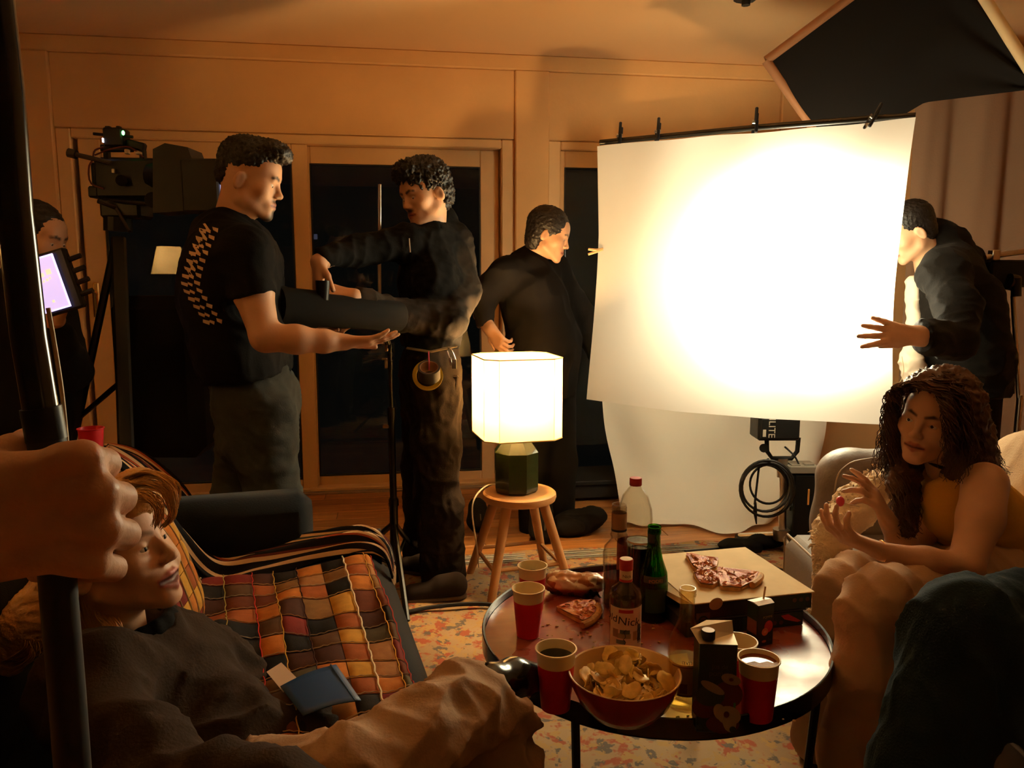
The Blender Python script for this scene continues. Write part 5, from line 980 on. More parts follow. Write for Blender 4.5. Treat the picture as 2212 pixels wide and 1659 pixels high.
# ---- man in black T-shirt
o = W(541, 388, 2.5); M = frame(dirv(.97, .06, -.26), dirv(.26, 0, .96)); K = .95
p1 = person('young man in a black T-shirt with pale back print, holding up the tube light', PZ(560, 1440, 0))
b = S(.0042); head(b, o, M, K, beard=(((0, .080, -.108), (.026, .024, .020)), ((0, .098, -.049), (.024, .014, .0055)), ((0, .09, -.088), (.012, .02, .014))), neck=W(500, 490, 2.5), nr=.056)
ar_ = S(.0042); ar_.chain([(535, 560, 2.34, 40), (545, 625, 2.31, 43), (573, 728, 2.26, 31), (640, 733, 2.28, 30), (700, 737, 2.32, 24), (745, 739, 2.36, 18)], k=.02); hand(ar_, W(738, 739, 2.355), dirv(.93, .35, .02), dirv(0, -.35, -1), 1, (.12, .1, .12, .16), .95, .06, (.03, .045, .02))
ar2 = S(.0055); ar2.chain([(500, 570, 2.72, 38), (560, 700, 2.78, 32), (690, 715, 2.74, 20)], k=.02); hand(ar2, W(690, 712, 2.74), dirv(1, -.1, .1), dirv(0, .5, -1), -1, (.4, .4, .4, .4), .95)
tor = S(.012); tor.chain([(500, 490, 2.5, 40), (505, 600, 2.5, 70), (530, 780, 2.5, 70)], k=.04); tor.c((535, 545, 2.36), (500, 545, 2.70), 36, 36, k=.04)
blob('body', [b, ar_, ar2, tor], M_skin, p1); eyes(p1, o, M, K, (.0, -.5))
h = S(.0045); P = lambda x, y, z: o+M@(np.array([x, y, z])*K)
h.ell(P(0, -.018, .062), np.array((.080, .096, .074))*K, M, k=.01); h.ell(P(0, .050, .108), np.array((.062, .058, .034))*K, M, k=.02); h.ell(P(0, .085, .098), np.array((.045, .026, .022))*K, M, k=.015); h.ell(P(0, -.08, .01), np.array((.062, .03, .05))*K, M, k=.02); h.cut(P(0, .02, .045), M@np.array([0, .45, -1]), .12) if False else None
h.ell(P(0, .115, .035), np.array((.07, .05, .045))*K, M, op='-', k=.01); h.ell(P(0, .015, -.015), np.array((.12, .050, .058))*K, M, op='-', k=.02)
blob('hair', h, M_hair, p1, folds((.004, 30, 2, True), (.003, 60, 7, True)))
ts = S(.007); ts.chain([(497, 492, 2.5, 42), (505, 560, 2.5, 86), (503, 640, 2.5, 94), (522, 740, 2.5, 90), (545, 835, 2.5, 84)], k=.05, sq=(Fh, 1.55)); ts.c((530, 545, 2.34), (500, 540, 2.68), 52, 48, k=.05); ts.chain([(532, 545, 2.33, 50), (556, 665, 2.29, 47)], k=.03); ts.chain([(500, 560, 2.70, 46), (530, 660, 2.76, 44)], k=.03)
ts.c((455, 500, 2.5), (430, 590, 2.5), 30, 30, k=.06); ts.cut(W(545, 812, 2.5), dirv(.12, 0, -1), .25); ts.cut(W(551, 640, 2.29), dirv(.22, -.05, -1), .095); ts.ell(P(.0, -.02, -.16), (.066, .066, .03), M, op='-', k=.01)
shirt = blob('t_shirt', ts, M_jersey, p1, folds((.004, 4, 5, True), (.0025, 9, 8, True)))
rows = []
for i in range(13):
    t = i/12; x = 447-40*math.sin(min(t*1.45, 1)*1.57)+(48*max(t-.62, 0)/.38 if t > .62 else 0); y = 498+196*t; w = 12+3*math.sin(i*1.9); sl = 9
    for j in range(3):
        a = x-16+j*14; b_ = y+j*1.2-(5 if j == 2 else 0); hh = (8.5, 7.0, 9)[j]; ww = (15, 11, 13)[j]; rows.append([(a, b_-sl*.5), (a+ww, b_-sl*.1+(i % 3)), (a+ww-1, b_+hh-sl*.1), (a+(i+j) % 3, b_+hh*.8-sl*.5)])
    if t < .55: rows.append([(x-8, y-14), (x-3, y-15), (x+9, y+2), (x+3, y+3)])
shirt_print(p1, shirt, rows, mat('cream_print', (.62, .45, .28), .7))
je = S(.009); je.chain([(545, 790, 2.5, 74), (552, 860, 2.5, 82), (560, 950, 2.5, 80)], k=.05, sq=(Fh, 1.3)); je.chain([(575, 900, 2.42, 62), (590, 1080, 2.42, 56), (590, 1420, 2.46, 40)], k=.04); je.chain([(530, 900, 2.58, 62), (520, 1080, 2.58, 56), (520, 1375, 2.62, 40)], k=.04); je.cut(PZ(560, 1440, .03), (0,0,-1), 3)
blob('jeans', je, M_denim, p1, folds((.006, 6, 3, True), (.003, 13, 9, True)))
shoe(p1, W(585, 1450, 2.47), W(640, 1440, 2.45), M_dark); shoe(p1, W(515, 1400, 2.63), W(570, 1395, 2.60), M_dark)
# ---- man with moustache
o = W(917, 420, 3.08); M = frame(dirv(-.72, -.66, -.26), dirv(-.15, 0, 1)); K = .97; P = lambda x, y, z: o+M@(np.array([x, y, z])*K)
p2 = person('man with moustache in dark zip jacket gripping the knob of the tube light', PZ(940, 1300, 0))
b = S(.0045); head(b, o, M, K, beard=(((0, .097, -.049), (.026, .014, .0065)),), neck=W(930, 505, 3.12), nr=.056)
hA = S(.0042); hA.chain([(760, 550, 2.88, 18), (700, 562, 2.745, 16), (688, 566, 2.72, 18)], k=.02); hand(hA, W(688, 568, 2.72), dirv(.02, -.25, -1), dirv(-1, -.5, .1), -1, (.35, .45, .5, .5), 1., .05, (.05, .04, -.02))
hB = S(.0042); hB.chain([(800, 652, 2.80, 15), (765, 642, 2.73, 18)], k=.02); hand(hB, W(762, 641, 2.72), dirv(-1, .05, .22), dirv(.1, -.6, .8), 1, (.45, .5, .55, .55), .98, .05, (.04, .04, -.01))
tor = S(.012); tor.chain([(928, 505, 3.12, 34), (932, 600, 3.12, 48), (932, 740, 3.12, 46)], k=.04)
blob('body', [b, hA, hB, tor], M_skin, p2); eyes(p2, o, M, K, (-.1, -.55))
h = S(.0045); h.ell(P(0, -.020, .058), np.array((.088, .105, .084))*K, M); h.ell(P(0, .045, .10), np.array((.070, .058, .042))*K, M, k=.02); h.ell(P(0, -.06, -.01), np.array((.074, .055, .07))*K, M, k=.03)
h.ell(P(0, .125, .015), np.array((.075, .056, .058))*K, M, op='-', k=.01); h.ell(P(0, .05, -.035), np.array((.12, .06, .055))*K, M, op='-', k=.01)
blob('hair', h, M_hair, p2, folds((.008, 22, 4, True), (.006, 45, 1, True)))
GS_ = (.055, .040, .028)
jk = S(.007, (.0045, .004, .0036)); jk.chain([(930, 515, 3.12, 42), (930, 600, 3.12, 64), (932, 700, 3.12, 62), (930, 760, 3.12, 58)], k=.05, sq=(Fh, 1.3)); jk.c((880, 522, 3.02), (978, 522, 3.2), 36, 40, k=.05)
jk.chain([(876, 524, 3.02, 36), (770, 543, 2.9, 31), (697, 556, 2.74, 23)], k=.03); jk.cut(W(694, 560, 2.73), dirv(-.6, -.5, -.45), .06)
jk.chain([(982, 528, 3.2, 38), (1000, 630, 3.12, 36), (975, 690, 3.0, 34), (860, 680, 2.92, 32), (782, 648, 2.765, 27)], k=.03, col=GS_, fe=.03); jk.ell(W(944, 470, 3.2), (.075, .06, .05), k=.03); jk.cut(W(930, 748, 3.12), dirv(-.05, 0, -1), .22); jk.ell(P(0, .02, -.150), (.050, .045, .022), M, op='-', k=.01)
jko = blob('jacket', jk, mat('jacket_cloth', (.015, .014, .013), .9, attr=True, bump=(200, .1)), p2, folds((.005, 5, 6, True), (.003, 11, 2, True)))
part('zip', MB().tube([W(884, 515, 2.86), W(886, 545, 2.85)], .0025, 5), M_metal, p2)
pt = S(.008); pt.chain([(932, 735, 3.12, 52), (930, 810, 3.12, 60), (930, 870, 3.12, 58)], k=.05, sq=(Fh, 1.25)); pt.chain([(950, 860, 3.08, 46), (940, 960, 3.04, 50), (948, 1100, 3.04, 50), (958, 1245, 3.05, 48)], k=.04); pt.chain([(915, 860, 3.17, 45), (915, 1010, 3.24, 42), (905, 1205, 3.30, 34)], k=.04); pt.cut(W(958, 1262, 3.05), (0,0,-1), .3)
blob('trousers', pt, M_pants, p2, folds((.008, 5, 13, True), (.004, 11, 4, True))); part('belt', MB().tube([W(880, 752, 2.97), W(930, 760, 2.94), W(985, 748, 3.0)], .012, 8, flat=.4), mat('webbing', (.25, .18, .10), .8), p2, True)
part('side_pocket', MB().pbox(965, 810, 988, 880, 3.02, .03, .006, -.1), M_pants, p2)
M_sh = mat('dark_suede', (.03, .022, .018), .8); shoe(p2, PZ(985, 1296, 0), PZ(890, 1304, 0), M_sh, .047, .085); shoe(p2, PZ(925, 1246, 0), PZ(880, 1240, 0), M_sh, .044)
tr_c = W(924, 806, 2.88); tg = thing('tape_roll', 'yellow and black tape roll hanging from the belt of the moustached man', 'tape', tr_c)
TM = axisM(dirv(.1, -.75, .65)); part('yellow_tape', MB().lathe([(.042, -.012), (.056, -.012), (.056, .010), (.042, .010), (.042, -.012)], 36, W(924, 811, 2.89), axisM(dirv(.05, -1, .25))), mat('yellow_tape', (.70, .50, .04), .45), tg, True); part('black_tape', MB().lathe([(.032, -.026), (.041, -.026), (.041, .022), (.032, .022), (.032, -.026)], 32, W(927, 803, 2.85), axisM(dirv(.05, -.55, .8))), mat('black_tape', (.02, .018, .016), .4), tg, True); part('tape_core', MB().lathe([(.0315, -.026), (.0315, .0222), (.0335, .0225)], 32, W(927, 803, 2.85), axisM(dirv(.05, -.55, .8))), mat('card_core', (.30, .17, .09), .8), tg, True)
part('hang_loop', MB().tube([W(926, 760, 2.9), W(927, 785, 2.86), W(927, 800, 2.85)], .003, 5), mat('pink_cord', (.5, .05, .12), .6), tg)
kr = W(978, 775, 2.93); kg = thing('carabiner_keys', 'silver carabiner with keys on the belt of the moustached man', 'keys', kr); part('carabiner', MB().tube(spline([W(968, 752, 2.94), W(976, 758, 2.93), W(984, 780, 2.93), (W(976, 786, 2.93)), W(966, 758, 2.94)], 20), .003, 6), M_metal, kg, True); part('key', MB().pbox(976, 776, 986, 797, 2.92, .003, .001), M_metal, kg); part('key', MB().pbox(970, 772, 976, 790, 2.925, .003, .001, .2), M_metal, kg)
# ---- person in beanie between lamp and cloth
o = W(1186, 507, 3.75); M = frame(dirv(.93, -.12, -.33), dirv(.33, 0, .95)); K = .96; P = lambda x, y, z: o+M@(np.array([x, y, z])*K)
p3 = person('person with dark cap of hair in black jacket leaning towards the cloth', PZ(1170, 1165, 0))
b = S(.005); head(b, o, M, K, neck=W(1140, 575, 3.78)); hA = S(.0042); hA.chain([(1040, 680, 3.62, 18), (1058, 712, 3.56, 14)], k=.02); hand(hA, W(1058, 708, 3.56), dirv(.55, -.2, -.8), dirv(-.6, -.8, -.1), 1, (.35, .45, .5, .55), .95, .04, (.05, .03, 0)); tor = S(.014); tor.chain([(1140, 575, 3.78, 30), (1160, 700, 3.78, 45)], k=.04)
blob('body', [b, hA, tor], M_skin, p3); eyes(p3, o, M, K, (0, -.3))
h = S(.005); h.ell(P(0, -.022, .045), np.array((.088, .105, .092))*K, M); h.ell(P(0, -.05, -.03), np.array((.078, .06, .08))*K, M, k=.03); h.ell(P(0, .12, -.03), np.array((.075, .075, .08))*K, M, op='-', k=.01); h.ell(P(0, .05, -.07), np.array((.12, .07, .06))*K, M, op='-', k=.02); blob('hair', h, M_hair, p3, folds((.003, 30, 3, True)))
jk = S(.008); jk.chain([(1145, 580, 3.78, 36), (1150, 640, 3.78, 66), (1175, 740, 3.78, 74), (1180, 850, 3.78, 66)], k=.06, sq=(Fh, 1.25)); jk.c((1092, 590, 3.68), (1195, 580, 3.9), 34, 34, k=.06); jk.chain([(1088, 595, 3.68, 34), (1042, 640, 3.64, 30), (1046, 695, 3.59, 19)], k=.03); jk.chain([(1200, 600, 3.9, 34), (1262, 690, 3.9, 30), (1290, 760, 3.85, 24)], k=.03); jk.c((1150, 555, 3.78), (1125, 570, 3.8), 26, 26, k=.03); jk.cut(W(1180, 850, 3.78), (0,0,-1), .4); jk.cut(W(1049, 703, 3.58), dirv(.25, -.2, -1), .05)
blob('jacket', jk, M_blkc, p3, folds((.006, 5, 6, True))); lg = S(.012); lg.chain([(1170, 830, 3.78, 62), (1150, 1000, 3.78, 36), (1150, 1140, 3.8, 30)], k=.04); lg.chain([(1195, 830, 3.85, 50), (1210, 1000, 3.85, 36), (1212, 1125, 3.87, 30)], k=.04); blob('trousers', lg, M_blkc, p3); shoe(p3, W(1145, 1160, 3.82), W(1180, 1160, 3.80), M_dark); shoe(p3, W(1205, 1140, 3.9), W(1240, 1140, 3.9), M_dark)
# ---- man in hooded jacket steadying the cloth
o = W(1966, 500, 3.36); M = frame(dirv(-.86, .15, -.5), dirv(-.5, 0, .86)); K = .98; P = lambda x, y, z: o+M@(np.array([x, y, z])*K)
p4 = person('man in dark hooded jacket bending behind the cloth with a hand spread on it', PZ(2080, 1250, 0))
b = S(.0048); head(b, o, M, K, neck=W(2010, 570, 3.36)); hA = S(.0036); hA.chain([(2045, 734, 2.92, 22), (1985, 726, 2.81, 23)], k=.02); hand(hA, W(1980, 725, 2.80), dirv(-.98, .10, .08), dirv(.1, -1, .1), -1, (.08, .05, .06, .10), 1.04, .24, (.035, .045, .0), 1.22)
tor = S(.014); tor.chain([(2010, 560, 3.36, 34), (2060, 700, 3.36, 60), (2080, 840, 3.36, 50)], k=.04); blob('body', [b, hA, tor], M_skin, p4); eyes(p4, o, M, K)
h = S(.005); h.ell(P(0, -.020, .045), np.array((.080, .098, .084))*K, M); h.ell(P(0, -.05, -.02), np.array((.070, .052, .06))*K, M, k=.03); h.ell(P(0, .12, -.01), np.array((.075, .07, .07))*K, M, op='-', k=.01); h.ell(P(0, .05, -.06), np.array((.12, .065, .06))*K, M, op='-', k=.02); blob('hair', h, M_hair, p4, folds((.002, 40, 3, True)))
hd = S(.007); hd.chain([(2035, 575, 3.36, 50), (2065, 660, 3.34, 80), (2080, 770, 3.34, 84), (2085, 850, 3.34, 80)], k=.06, sq=(Fh, 1.2)); hd.c((2035, 590, 3.18), (2075, 570, 3.5), 48, 46, k=.06); hd.chain([(2040, 590, 3.17, 46), (2068, 660, 3.05, 44), (2062, 735, 2.94, 42), (1996, 728, 2.83, 36)], k=.035); hd.chain([(2090, 600, 3.5, 44), (2120, 740, 3.5, 40)], k=.03)
hd.ell(W(2016, 520, 3.4), (.072, .085, .085), k=.04); hd.c((2020, 500, 3.4), (2062, 520, 3.42), 26, 32, k=.04); hd.cut(W(2085, 846, 3.34), (0,0,-1), .4); hd.cut(W(1990, 728, 2.83), dirv(-1, -.2, -.05), .075); hd.ell(P(0, .05, -.06), (.085, .085, .12), M, op='-', k=.015)
blob('hooded_jacket', hd, mat('hoodie_fleece', (.006, .0042, .003), .85, bump=(160, .15), sheen=.05), p4, folds((.007, 4.2, 19, True), (.003, 10, 3, True)))
wt = S(.006); wt.chain([(1972, 610, 3.36, 13), (1974, 720, 3.32, 13), (1968, 780, 3.28, 20), (1980, 812, 3.28, 26)], k=.02, sq=(Fh, 1.5)); wt.cut(W(1985, 826, 3.28), dirv(.3, 0, -1), .2); blob('white_t_shirt', wt, mat('white_jersey', (.62, .52, .42), .9), p4, folds((.005, 9, 3, True)))
lg = S(.012); lg.chain([(2070, 830, 3.3, 64), (2050, 1000, 3.3, 40), (2040, 1215, 3.3, 30)], k=.04); lg.chain([(2100, 830, 3.42, 60), (2110, 1000, 3.42, 40), (2115, 1190, 3.42, 30)], k=.04); blob('trousers', lg, M_pants, p4); shoe(p4, W(2035, 1238, 3.32), W(1990, 1238, 3.32), M_dark); shoe(p4, W(2110, 1215, 3.44), W(2065, 1215, 3.44), M_dark)
tag(part('thin_string', MB().tube(spline([W(1948, 770, 3.1), W(1952, 800, 3.1), W(1944, 825, 3.08), W(1926, 826, 3.05)], 12), .0012, 5), mat('tan_cord', (.5, .38, .2), .5), None, True), 'thin tan string dangling at the lower right edge of the cloth', 'string')
# ---- monitor holder at far left
o = W(82, 515, 2.8); M = frame(dirv(.92, -.1, -.25), dirv(.25, 0, 1)); K = .96; P = lambda x, y, z: o+M@(np.array([x, y, z])*K)
p5 = person('person in black at far left looking down at the field monitor', PZ(60, 1360, 0))
b = S(.006); head(b, o, M, K, neck=W(50, 600, 2.82)); hA = S(.0045); hA.chain([(60, 760, 2.75, 26), (120, 690, 2.55, 20)], k=.02); hand(hA, W(120, 690, 2.53), dirv(.4, -.1, 1), dirv(.3, 1, 0), 1, (.6, .7, .7, .7), .95)
tor = S(.014); tor.chain([(50, 590, 2.82, 34), (50, 800, 2.82, 60)], k=.04); blob('body', [b, hA, tor], M_skin, p5); eyes(p5, o, M, K, (0, -.4))
h = S(.006); h.ell(P(0, -.022, .045), np.array((.086, .103, .09))*K, M); h.ell(P(0, -.05, -.03), np.array((.078, .06, .08))*K, M, k=.03); h.ell(P(0, .12, -.02), np.array((.075, .07, .07))*K, M, op='-', k=.01); blob('hair', h, M_hair, p5, folds((.003, 30, 3, True)))
jk = S(.010); jk.chain([(50, 610, 2.82, 44), (50, 700, 2.82, 92), (60, 860, 2.82, 90), (60, 960, 2.82, 88)], k=.06, sq=(Fh, 1.2)); jk.chain([(110, 680, 2.8, 48), (150, 800, 2.72, 42), (125, 720, 2.58, 30)], k=.04); jk.chain([(-10, 680, 2.9, 46), (0, 850, 2.85, 40)], k=.04); blob('jacket', jk, M_blkc, p5, folds((.006, 5, 6, True)))
lg = S(.014); lg.chain([(75, 930, 2.8, 62), (80, 1140, 2.8, 46), (85, 1345, 2.8, 36)], k=.04); lg.chain([(20, 930, 2.9, 62), (20, 1130, 2.9, 44), (20, 1315, 2.9, 36)], k=.04); blob('trousers', lg, M_blkc, p5); shoe(p5, W(85, 1362, 2.82), W(140, 1362, 2.8), M_dark); shoe(p5, W(15, 1330, 2.92), W(70, 1330, 2.9), M_dark)
# ---- curly haired woman on the leather sofa
o = W(2018, 903, 1.95); M = frame(dirv(-.76, -.62, -.06), dirv(.27, 0, .95)); K = .92; P = lambda x, y, z: o+M@(np.array([x, y, z])*K)
p6 = person('woman with long brown curls in mustard tank top and tan trousers seated on the sofa', GS(1.2, 1.95, 0))
b = S(.0028); head(b, o, M, K, lip=(.36, .10, .07), fem=True, neck=W(2045, 1012, 1.98), nr=.046)
a1 = S(.004); a1.chain([(2128, 1045, 1.84, 48), (2118, 1120, 1.79, 46), (2084, 1228, 1.72, 36), (2000, 1214, 1.71, 32), (1900, 1190, 1.72, 20)], k=.02); hand(a1, W(1902, 1190, 1.72), dirv(-.92, .1, .36), dirv(-.2, -.35, -.9), -1, (.28, .35, .4, .45), .90, .05, (.035, .045, -.015))
a2 = S(.004); a2.chain([(2020, 1050, 2.1, 44), (1975, 1190, 2.02, 34), (1945, 1170, 1.98, 28), (1918, 1125, 1.94, 20)], k=.02); hand(a2, W(1920, 1128, 1.94), dirv(-.55, -.05, .85), dirv(.75, -.5, .45), 1, (.15, .25, .4, .5), .90, .10, (.045, .04, -.01))
tor = S(.009); tor.chain([(2060, 1030, 1.98, 38), (2085, 1075, 1.98, 54), (2160, 1170, 2.02, 64)], k=.05); tor.c((2128, 1045, 1.86), (2030, 1040, 2.1), 44, 40, k=.05)
blob('body', [b, a1, a2, tor], M_skin, p6); eyes(p6, o, M, K, (.1, .05))
tk = S(.006); tk.chain([(2062, 1040, 1.98, 46), (2080, 1080, 1.98, 80), (2130, 1140, 2.0, 88), (2195, 1200, 2.05, 92)], k=.05, sq=(Fh, 1.15)); tk.c((2052, 1012, 1.98), (2068, 1040, 1.98), 42, 44, k=.03); tk.ell(W(2048, 1092, 1.93), (.048, .06, .062), k=.06); tk.c((2126, 1040, 1.90), (2040, 1035, 2.1), 36, 34, k=.05)
tk.ell(W(2130, 1066, 1.785), (.056, .060, .075), op='-', k=.010); tk.ell(P(0, -.012, -.150), (.053, .053, .028), M, op='-', k=.008); tk.cut(W(2195, 1215, 2.05), dirv(.5, 0, -.8), .3)
blob('tank_top', tk, mat('mustard_rib_knit', (.60, .33, .05), .85, bump=(120, .2)), p6, folds((.004, 8, 5, True)))
part('choker', MB().tube([W(2045, 1003, 1.97)+(M[:, 0]*math.cos(t)+M[:, 1]*math.sin(t))*.0475+M[:, 2]*.004 for t in np.linspace(0, 6.2832, 33)], .004, 6), M_dark, p6, True)
part('bracelet', MB().tube([W(1905, 1190, 1.72)+(Uz*math.cos(t)+Fh*math.sin(t))*.0235 for t in np.linspace(0, 6.2832, 25)], .0016, 5), mat('brass', (.75, .45, .15), .25, 1.), p6, True); part('bracelet', MB().tube([W(1924, 1133, 1.945)+(Rv*math.cos(t)*.9+Uz*.35*math.cos(t)+Fh*math.sin(t))*.023 for t in np.linspace(0, 6.2832, 25)], .0018, 5), M_dark, p6, True)
tr_ = S(.008); tr_.chain([(2200, 1225, 2.06, 95), (2130, 1262, 1.90, 92), (1905, 1288, 1.62, 62), (1878, 1330, 1.59, 60), (1862, 1460, 1.57, 66), (1845, 1660, 1.55, 84)], k=.05); tr_.chain([(2150, 1215, 2.14, 88), (1845, 1240, 1.92, 46), (1815, 1262, 1.88, 46), (1792, 1400, 1.86, 54), (1772, 1590, 1.84, 66)], k=.04); tr_.cut(PZ(1840, 1700, .05), (0,0,-1), 2)
blob('trousers', tr_, mat('tan_trousers', (.44, .28, .16), .85, bump=(200, .12)), p6, vfolds(Rv+.12*Uz+.5*Fh, .0042, 52, 3, (.004, 5, 23, False), (.002, 11, 3, True)))
for (a, c) in (((1900, 1700), (1800, 1690)), ((1835, 1640), (1750, 1640))): shoe(p6, PZ(*a, .01), PZ(*c, .01), M_dark, .036)
hr = S(.006, (.03, .012, .006)); hr.ell(P(0, -.030, .050), np.array((.098, .105, .090))*K, M); hr.ell(P(.050, -.055, -.03), np.array((.065, .08, .12))*K, M, k=.04); hr.ell(P(-.055, -.035, -.01), np.array((.045, .055, .08))*K, M, k=.04); hr.chain([(2085, 930, 1.96, 52), (2090, 985, 1.95, 48), (2082, 1025, 1.92, 36)], k=.04); hr.chain([(1978, 975, 2.07, 34), (1998, 1045, 2.07, 36)], k=.03); hr.chain([(1945, 960, 2.04, 22), (1952, 1040, 1.99, 28), (1960, 1140, 1.94, 20)], k=.03)
hr.ell(P(0, .125, -.02), np.array((.066, .075, .105))*K, M, op='-', k=.012)
blob('hair', hr, M_brown, p6, folds((.006, 18, 3, True), (.005, 35, 4, True)))
GD = [[(1975, 838, 1.93, 14), (1935, 850, 1.94, 16), (1925, 910, 1.98, 16), (1918, 980, 2.02, 22), (1905, 1045, 2.03, 26)], [(1990, 828, 1.92, 12), (1945, 838, 1.92, 12), (1930, 880, 1.95, 12), (1928, 950, 2.0, 16), (1940, 1040, 2.0, 22)], [(2010, 825, 1.90, 20), (2065, 840, 1.86, 18), (2085, 900, 1.84, 20), (2085, 970, 1.84, 26), (2065, 1040, 1.84, 24)], [(2030, 822, 1.96, 24), (2095, 850, 1.96, 26), (2120, 920, 1.96, 26), (2135, 985, 1.96, 30), (2170, 1030, 1.98, 18)],
      [(1938, 900, 2.04, 14), (1938, 985, 2.03, 22), (1950, 1050, 1.97, 28), (1958, 1110, 1.93, 26), (1962, 1160, 1.92, 16)], [(1950, 930, 2.04, 14), (1955, 1000, 2.02, 22), (1965, 1060, 1.96, 24), (1975, 1150, 1.92, 18)], [(2020, 820, 1.94, 40), (2060, 835, 1.92, 34), (2100, 880, 1.92, 34), (2105, 960, 1.90, 34), (2085, 1030, 1.88, 30)], [(1985, 830, 1.90, 20), (2035, 845, 1.86, 14), (2050, 890, 1.83, 12), (2058, 950, 1.83, 16), (2050, 1010, 1.84, 20)]]
strands('curls', GD, M_brown, p6, 760, .0014, .008, 4.2, 5, 26)
lol = thing('lollipop', 'small round pink lollipop held at the fingertips of the curly haired woman', 'lollipop', W(1815, 1083, 1.9))
part('candy', MB().sphere(W(1815, 1083, 1.9), .0105, 14, (1, 1, 1.25)), mat('pink_candy', (.75, .07, .12), .3), lol, True); part('stick', MB().tube([W(1820, 1085, 1.9), W(1856, 1094, 1.91)], .0016, 6), mat('paper', (.72, .56, .42), .8), lol, True)
# ---- blonde woman on the slate sofa
o = W(245, 1192, 1.34); M = frame(dirv(.955, -.10, .25), dirv(-.25, 0, .97)); K = 1.0; P = lambda x, y, z: o+M@(np.array([x, y, z])*K)
p7 = person('laughing blonde woman in dark sweatshirt and khaki trousers on the slate sofa', SO(.4, .9, 0))
b = S(.0028); head(b, o, M, K, lip=(.40, .10, .09), brow=(.22, .11, .05), mouth=True, fem=True, neck=W(250, 1395, 1.36), nr=.050); tor = S(.012); tor.chain([(250, 1390, 1.36, 60), (330, 1520, 1.36, 130)], k=.04)
b.ell(P(-.040, .070, -.045), np.array((.016, .02, .018)), M, k=.02)
blob('body', [b, tor], M_skin, p7); eyes(p7, o, M, K, (0, 0)); part('teeth', MB().box(P(0, .083, -.062), (.030, .012, .006), M, .003), M_teeth, p7); 
hb = S(.0045); hb.ell(P(0, -.022, .048), (.086, .100, .088), M); hb.ell(P(-.01, .072, .092), (.056, .040, .042), M, k=.03); hb.chain([(215, 1110, 1.36, 80), (180, 1230, 1.38, 70), (185, 1330, 1.38, 55), (215, 1400, 1.38, 45)], k=.04); hb.chain([(140, 1250, 1.32, 50), (70, 1340, 1.30, 50), (20, 1420, 1.30, 40)], k=.04)
hb.ell(P(0, .135, .0), (.08, .065, .065), M, op='-', k=.012); hb.ell(P(-.09, .0, -.01), (.04, .034, .045), M, op='-', k=.015); hb.ell(P(-.05, .085, -.06), (.08, .07, .075), M, op='-', k=.015)
blob('hair', hb, M_blond, p7, folds((.003, 30, 3, True)))
GB = [[(225, 1075, 1.33, 24), (300, 1045, 1.30, 16), (355, 1060, 1.28, 14), (372, 1110, 1.27, 10), (350, 1140, 1.27, 6)], [(240, 1060, 1.33, 20), (320, 1022, 1.30, 12), (372, 1050, 1.28, 10), (378, 1100, 1.27, 8)], [(235, 1100, 1.32, 20), (300, 1070, 1.28, 20), (340, 1095, 1.26, 12), (335, 1140, 1.26, 8)],
      [(200, 1150, 1.32, 30), (185, 1250, 1.31, 30), (205, 1340, 1.31, 26), (240, 1410, 1.32, 26)], [(230, 1280, 1.33, 16), (225, 1330, 1.30, 20), (250, 1370, 1.29, 14), (235, 1410, 1.29, 18)], [(130, 1270, 1.30, 36), (70, 1340, 1.28, 30), (75, 1400, 1.27, 30), (10, 1440, 1.28, 30)]]
strands('hair_strands', GB, M_blond, p7, 420, .0011, .003, 1.0, 8, 16)
M_sw = mat('charcoal_fleece', (.036, .022, .014), .95, bump=(180, .2))
sw = S(.009); sw.chain([(300, 1400, 1.42, 80), (330, 1520, 1.40, 150), (480, 1680, 1.30, 170), (560, 1800, 1.25, 190)], k=.08); sw.c((200, 1470, 1.22), (450, 1440, 1.55), 95, 80, k=.08); sw.chain([(200, 1490, 1.20, 105), (330, 1700, 1.05, 100), (620, 1720, 1.0, 90)], k=.06); sw.chain([(455, 1450, 1.54, 78), (560, 1545, 1.50, 70), (680, 1610, 1.35, 62), (760, 1640, 1.28, 48)], k=.05); sw.c((262, 1362, 1.36), (335, 1355, 1.38), 50, 42, k=.04)
sw.ell(W(282, 1338, 1.36), (.068, .068, .035), M, op='-', k=.012); blob('sweatshirt', sw, M_sw, p7, folds((.012, 4, 31, True), (.006, 8, 4, True)))
co = S(.0055); 
for i in range(16):
    t0, t1 = i*6.2832/16, (i+1)*6.2832/16; ce = W(288, 1360, 1.365); f = lambda t: ce+M[:, 0]*.070*math.cos(t)+M[:, 1]*.066*math.sin(t)-Uz*.004; co.cone(f(t0), f(t1), .013, .013, k=.01, sq=(Uz, 1.5))
blob('collar', co, M_jersey, p7)
kh = S(.007); kh.chain([(560, 1720, 1.2, 130), (770, 1690, 1.10, 108), (920, 1580, 1.20, 92), (1010, 1525, 1.29, 84), (1100, 1500, 1.37, 80), (1160, 1480, 1.43, 80)], k=.05); kh.chain([(620, 1790, 1.3, 120), (900, 1720, 1.30, 78), (1065, 1620, 1.33, 50), (1120, 1660, 1.33, 46), (1150, 1800, 1.32, 46)], k=.04); kh.cut(W(1100, 1496, 1.37), dirv(.62, .42, .62), .14)
kh.c((1060, 1520, 1.33), (1180, 1455, 1.48), 62, 66, op='-', k=.01)
blob('khaki_trousers', kh, mat('khaki_twill', (.38, .25, .15), .85, bump=(220, .15)), p7, vfolds(dirv(-.62, 0, .78), .006, 48, 5, (.007, 6, 12, True), (.003, 12, 7, True)))
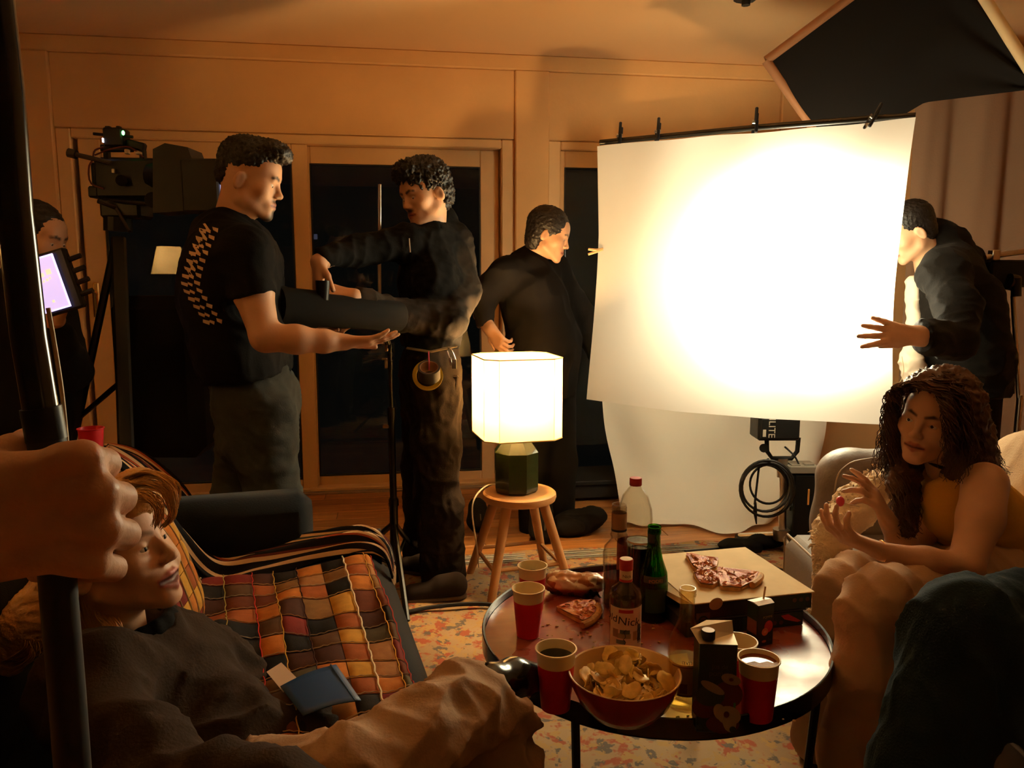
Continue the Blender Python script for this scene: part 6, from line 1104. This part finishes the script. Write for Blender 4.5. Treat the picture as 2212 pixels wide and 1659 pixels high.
sh = S(.005); sh.chain([(1010, 1510, 1.30, 34), (1060, 1476, 1.36, 38), (1110, 1462, 1.41, 37), (1146, 1464, 1.44, 36)], k=.03); sh.chain([(1060, 1500, 1.36, 34), (1110, 1490, 1.41, 30)], k=.03); blob('patent_boot', sh, mat('patent_leather', (.006, .006, .006), .2, coat=.3), p7)
# ---- denim-clad legs at lower right
p8 = person('seated person at the right edge, only blue denim legs in view', GS(1.05, 1.3, 0))
dj = S(.008); dj.chain([(2420, 1340, 1.40, 120), (2200, 1340, 1.36, 92), (2085, 1345, 1.26, 88), (2062, 1400, 1.24, 92), (2040, 1520, 1.22, 98), (1995, 1690, 1.20, 105), (1970, 1800, 1.2, 105)], k=.06); dj.chain([(2440, 1440, 1.30, 110), (2330, 1420, 1.15, 80), (2300, 1600, 1.12, 85)], k=.05)
blob('jeans', dj, mat('blue_denim', (.013, .024, .031), .95, bump=(260, .2), var=(6, .25)), p8, vfolds(Rv+.2*Uz+.4*Fh, .005, 34, 8, (.005, 5, 41, False), (.0025, 10, 6, True)))
bt = S(.016, (.03, .03, .03)); bt.chain([(2440, 1340, 1.4, 130), (2460, 1000, 1.4, 140), (2450, 860, 1.4, 90)], k=.06); blob('dark_top', bt, M_jersey, p8)
o = W(2440, 640, 1.4); M = frame(dirv(-1, .1, -.1), Uz); hd_ = S(.006); head(hd_, o, M, .97, neck=o-Uz*.2); blob('body', hd_, M_skin, p8); eyes(p8, o, M, .97); hh_ = S(.007); hh_.ell(o+M@np.array([0, -.022, .05]), (.085, .10, .088), M); hh_.ell(o+M@np.array([0, .12, -.01]), (.075, .07, .07), M, op='-', k=.01); blob('hair', hh_, M_hair, p8)
shoe(p8, PZ(1960, 1760, .01), PZ(1840, 1800, .01), M_dark, .045)
# ---- hand gripping the foreground pole
p9 = person('hand of a person outside the frame gripping the black pole in the foreground', W(-700, 2200, .5))
hg = S(.0022)
for i, (ky, kx) in enumerate(((990, 180), (1064, 214), (1142, 224), (1216, 200))): # index finger on top: knuckle, then wrapped away round the pole
    r_ = (37, 38, 36, 31)[i]; K1, K2, K3, K4 = (kx, ky, .426), (kx+44, ky+12, .462), (kx-30, ky+18, .492), (kx-120, ky+20, .496); hg.chain([(-60, 1130+(ky-1110)*.45, .432, 50), (kx-40, ky+(1110-ky)*.08, .428, r_*.98), (*K1, r_*1.10)], k=.010); hg.c(K1, K2, r_*1.02, r_*.94, k=.003); hg.c(K2, K3, r_*.92, r_*.88, k=.003); hg.c(K3, K4, r_*.88, r_*.76, k=.003)
hg.c((-40, 1040, .45), (30, 985, .47), 54, 48, k=.02); hg.c((30, 985, .47), (60, 960, .50), 44, 38, k=.006); hg.chain([(-85, 1128, .435, 112), (-260, 1150, .435, 118)], k=.03, sq=(Fh, .7)); hg.c((-60, 1120, .437), (70, 1105, .437), 100, 110, k=.012, sq=(Fh, .35))
for ky, kx in ((1028, 150), (1104, 165), (1182, 158)): hg.c((kx-130, ky+8, .415), (kx+10, ky, .414), 5, 9, op='-', k=.010)
hf = S(.005); hf.chain([(-240, 1150, .43, 115), (-700, 1300, .42, 150)], k=.03); blob('body', [hg, hf], mat('skin_close', SK, .5, attr=True, bump=(260, .12), var=(40, .10)), p9)
sv = S(.007); sv.chain([(-420, 1210, .425, 160), (-760, 1330, .42, 190), (-1100, 1700, .5, 230)], k=.05); blob('sleeve', sv, M_jersey, p9, folds((.004, 8, 3, True)))
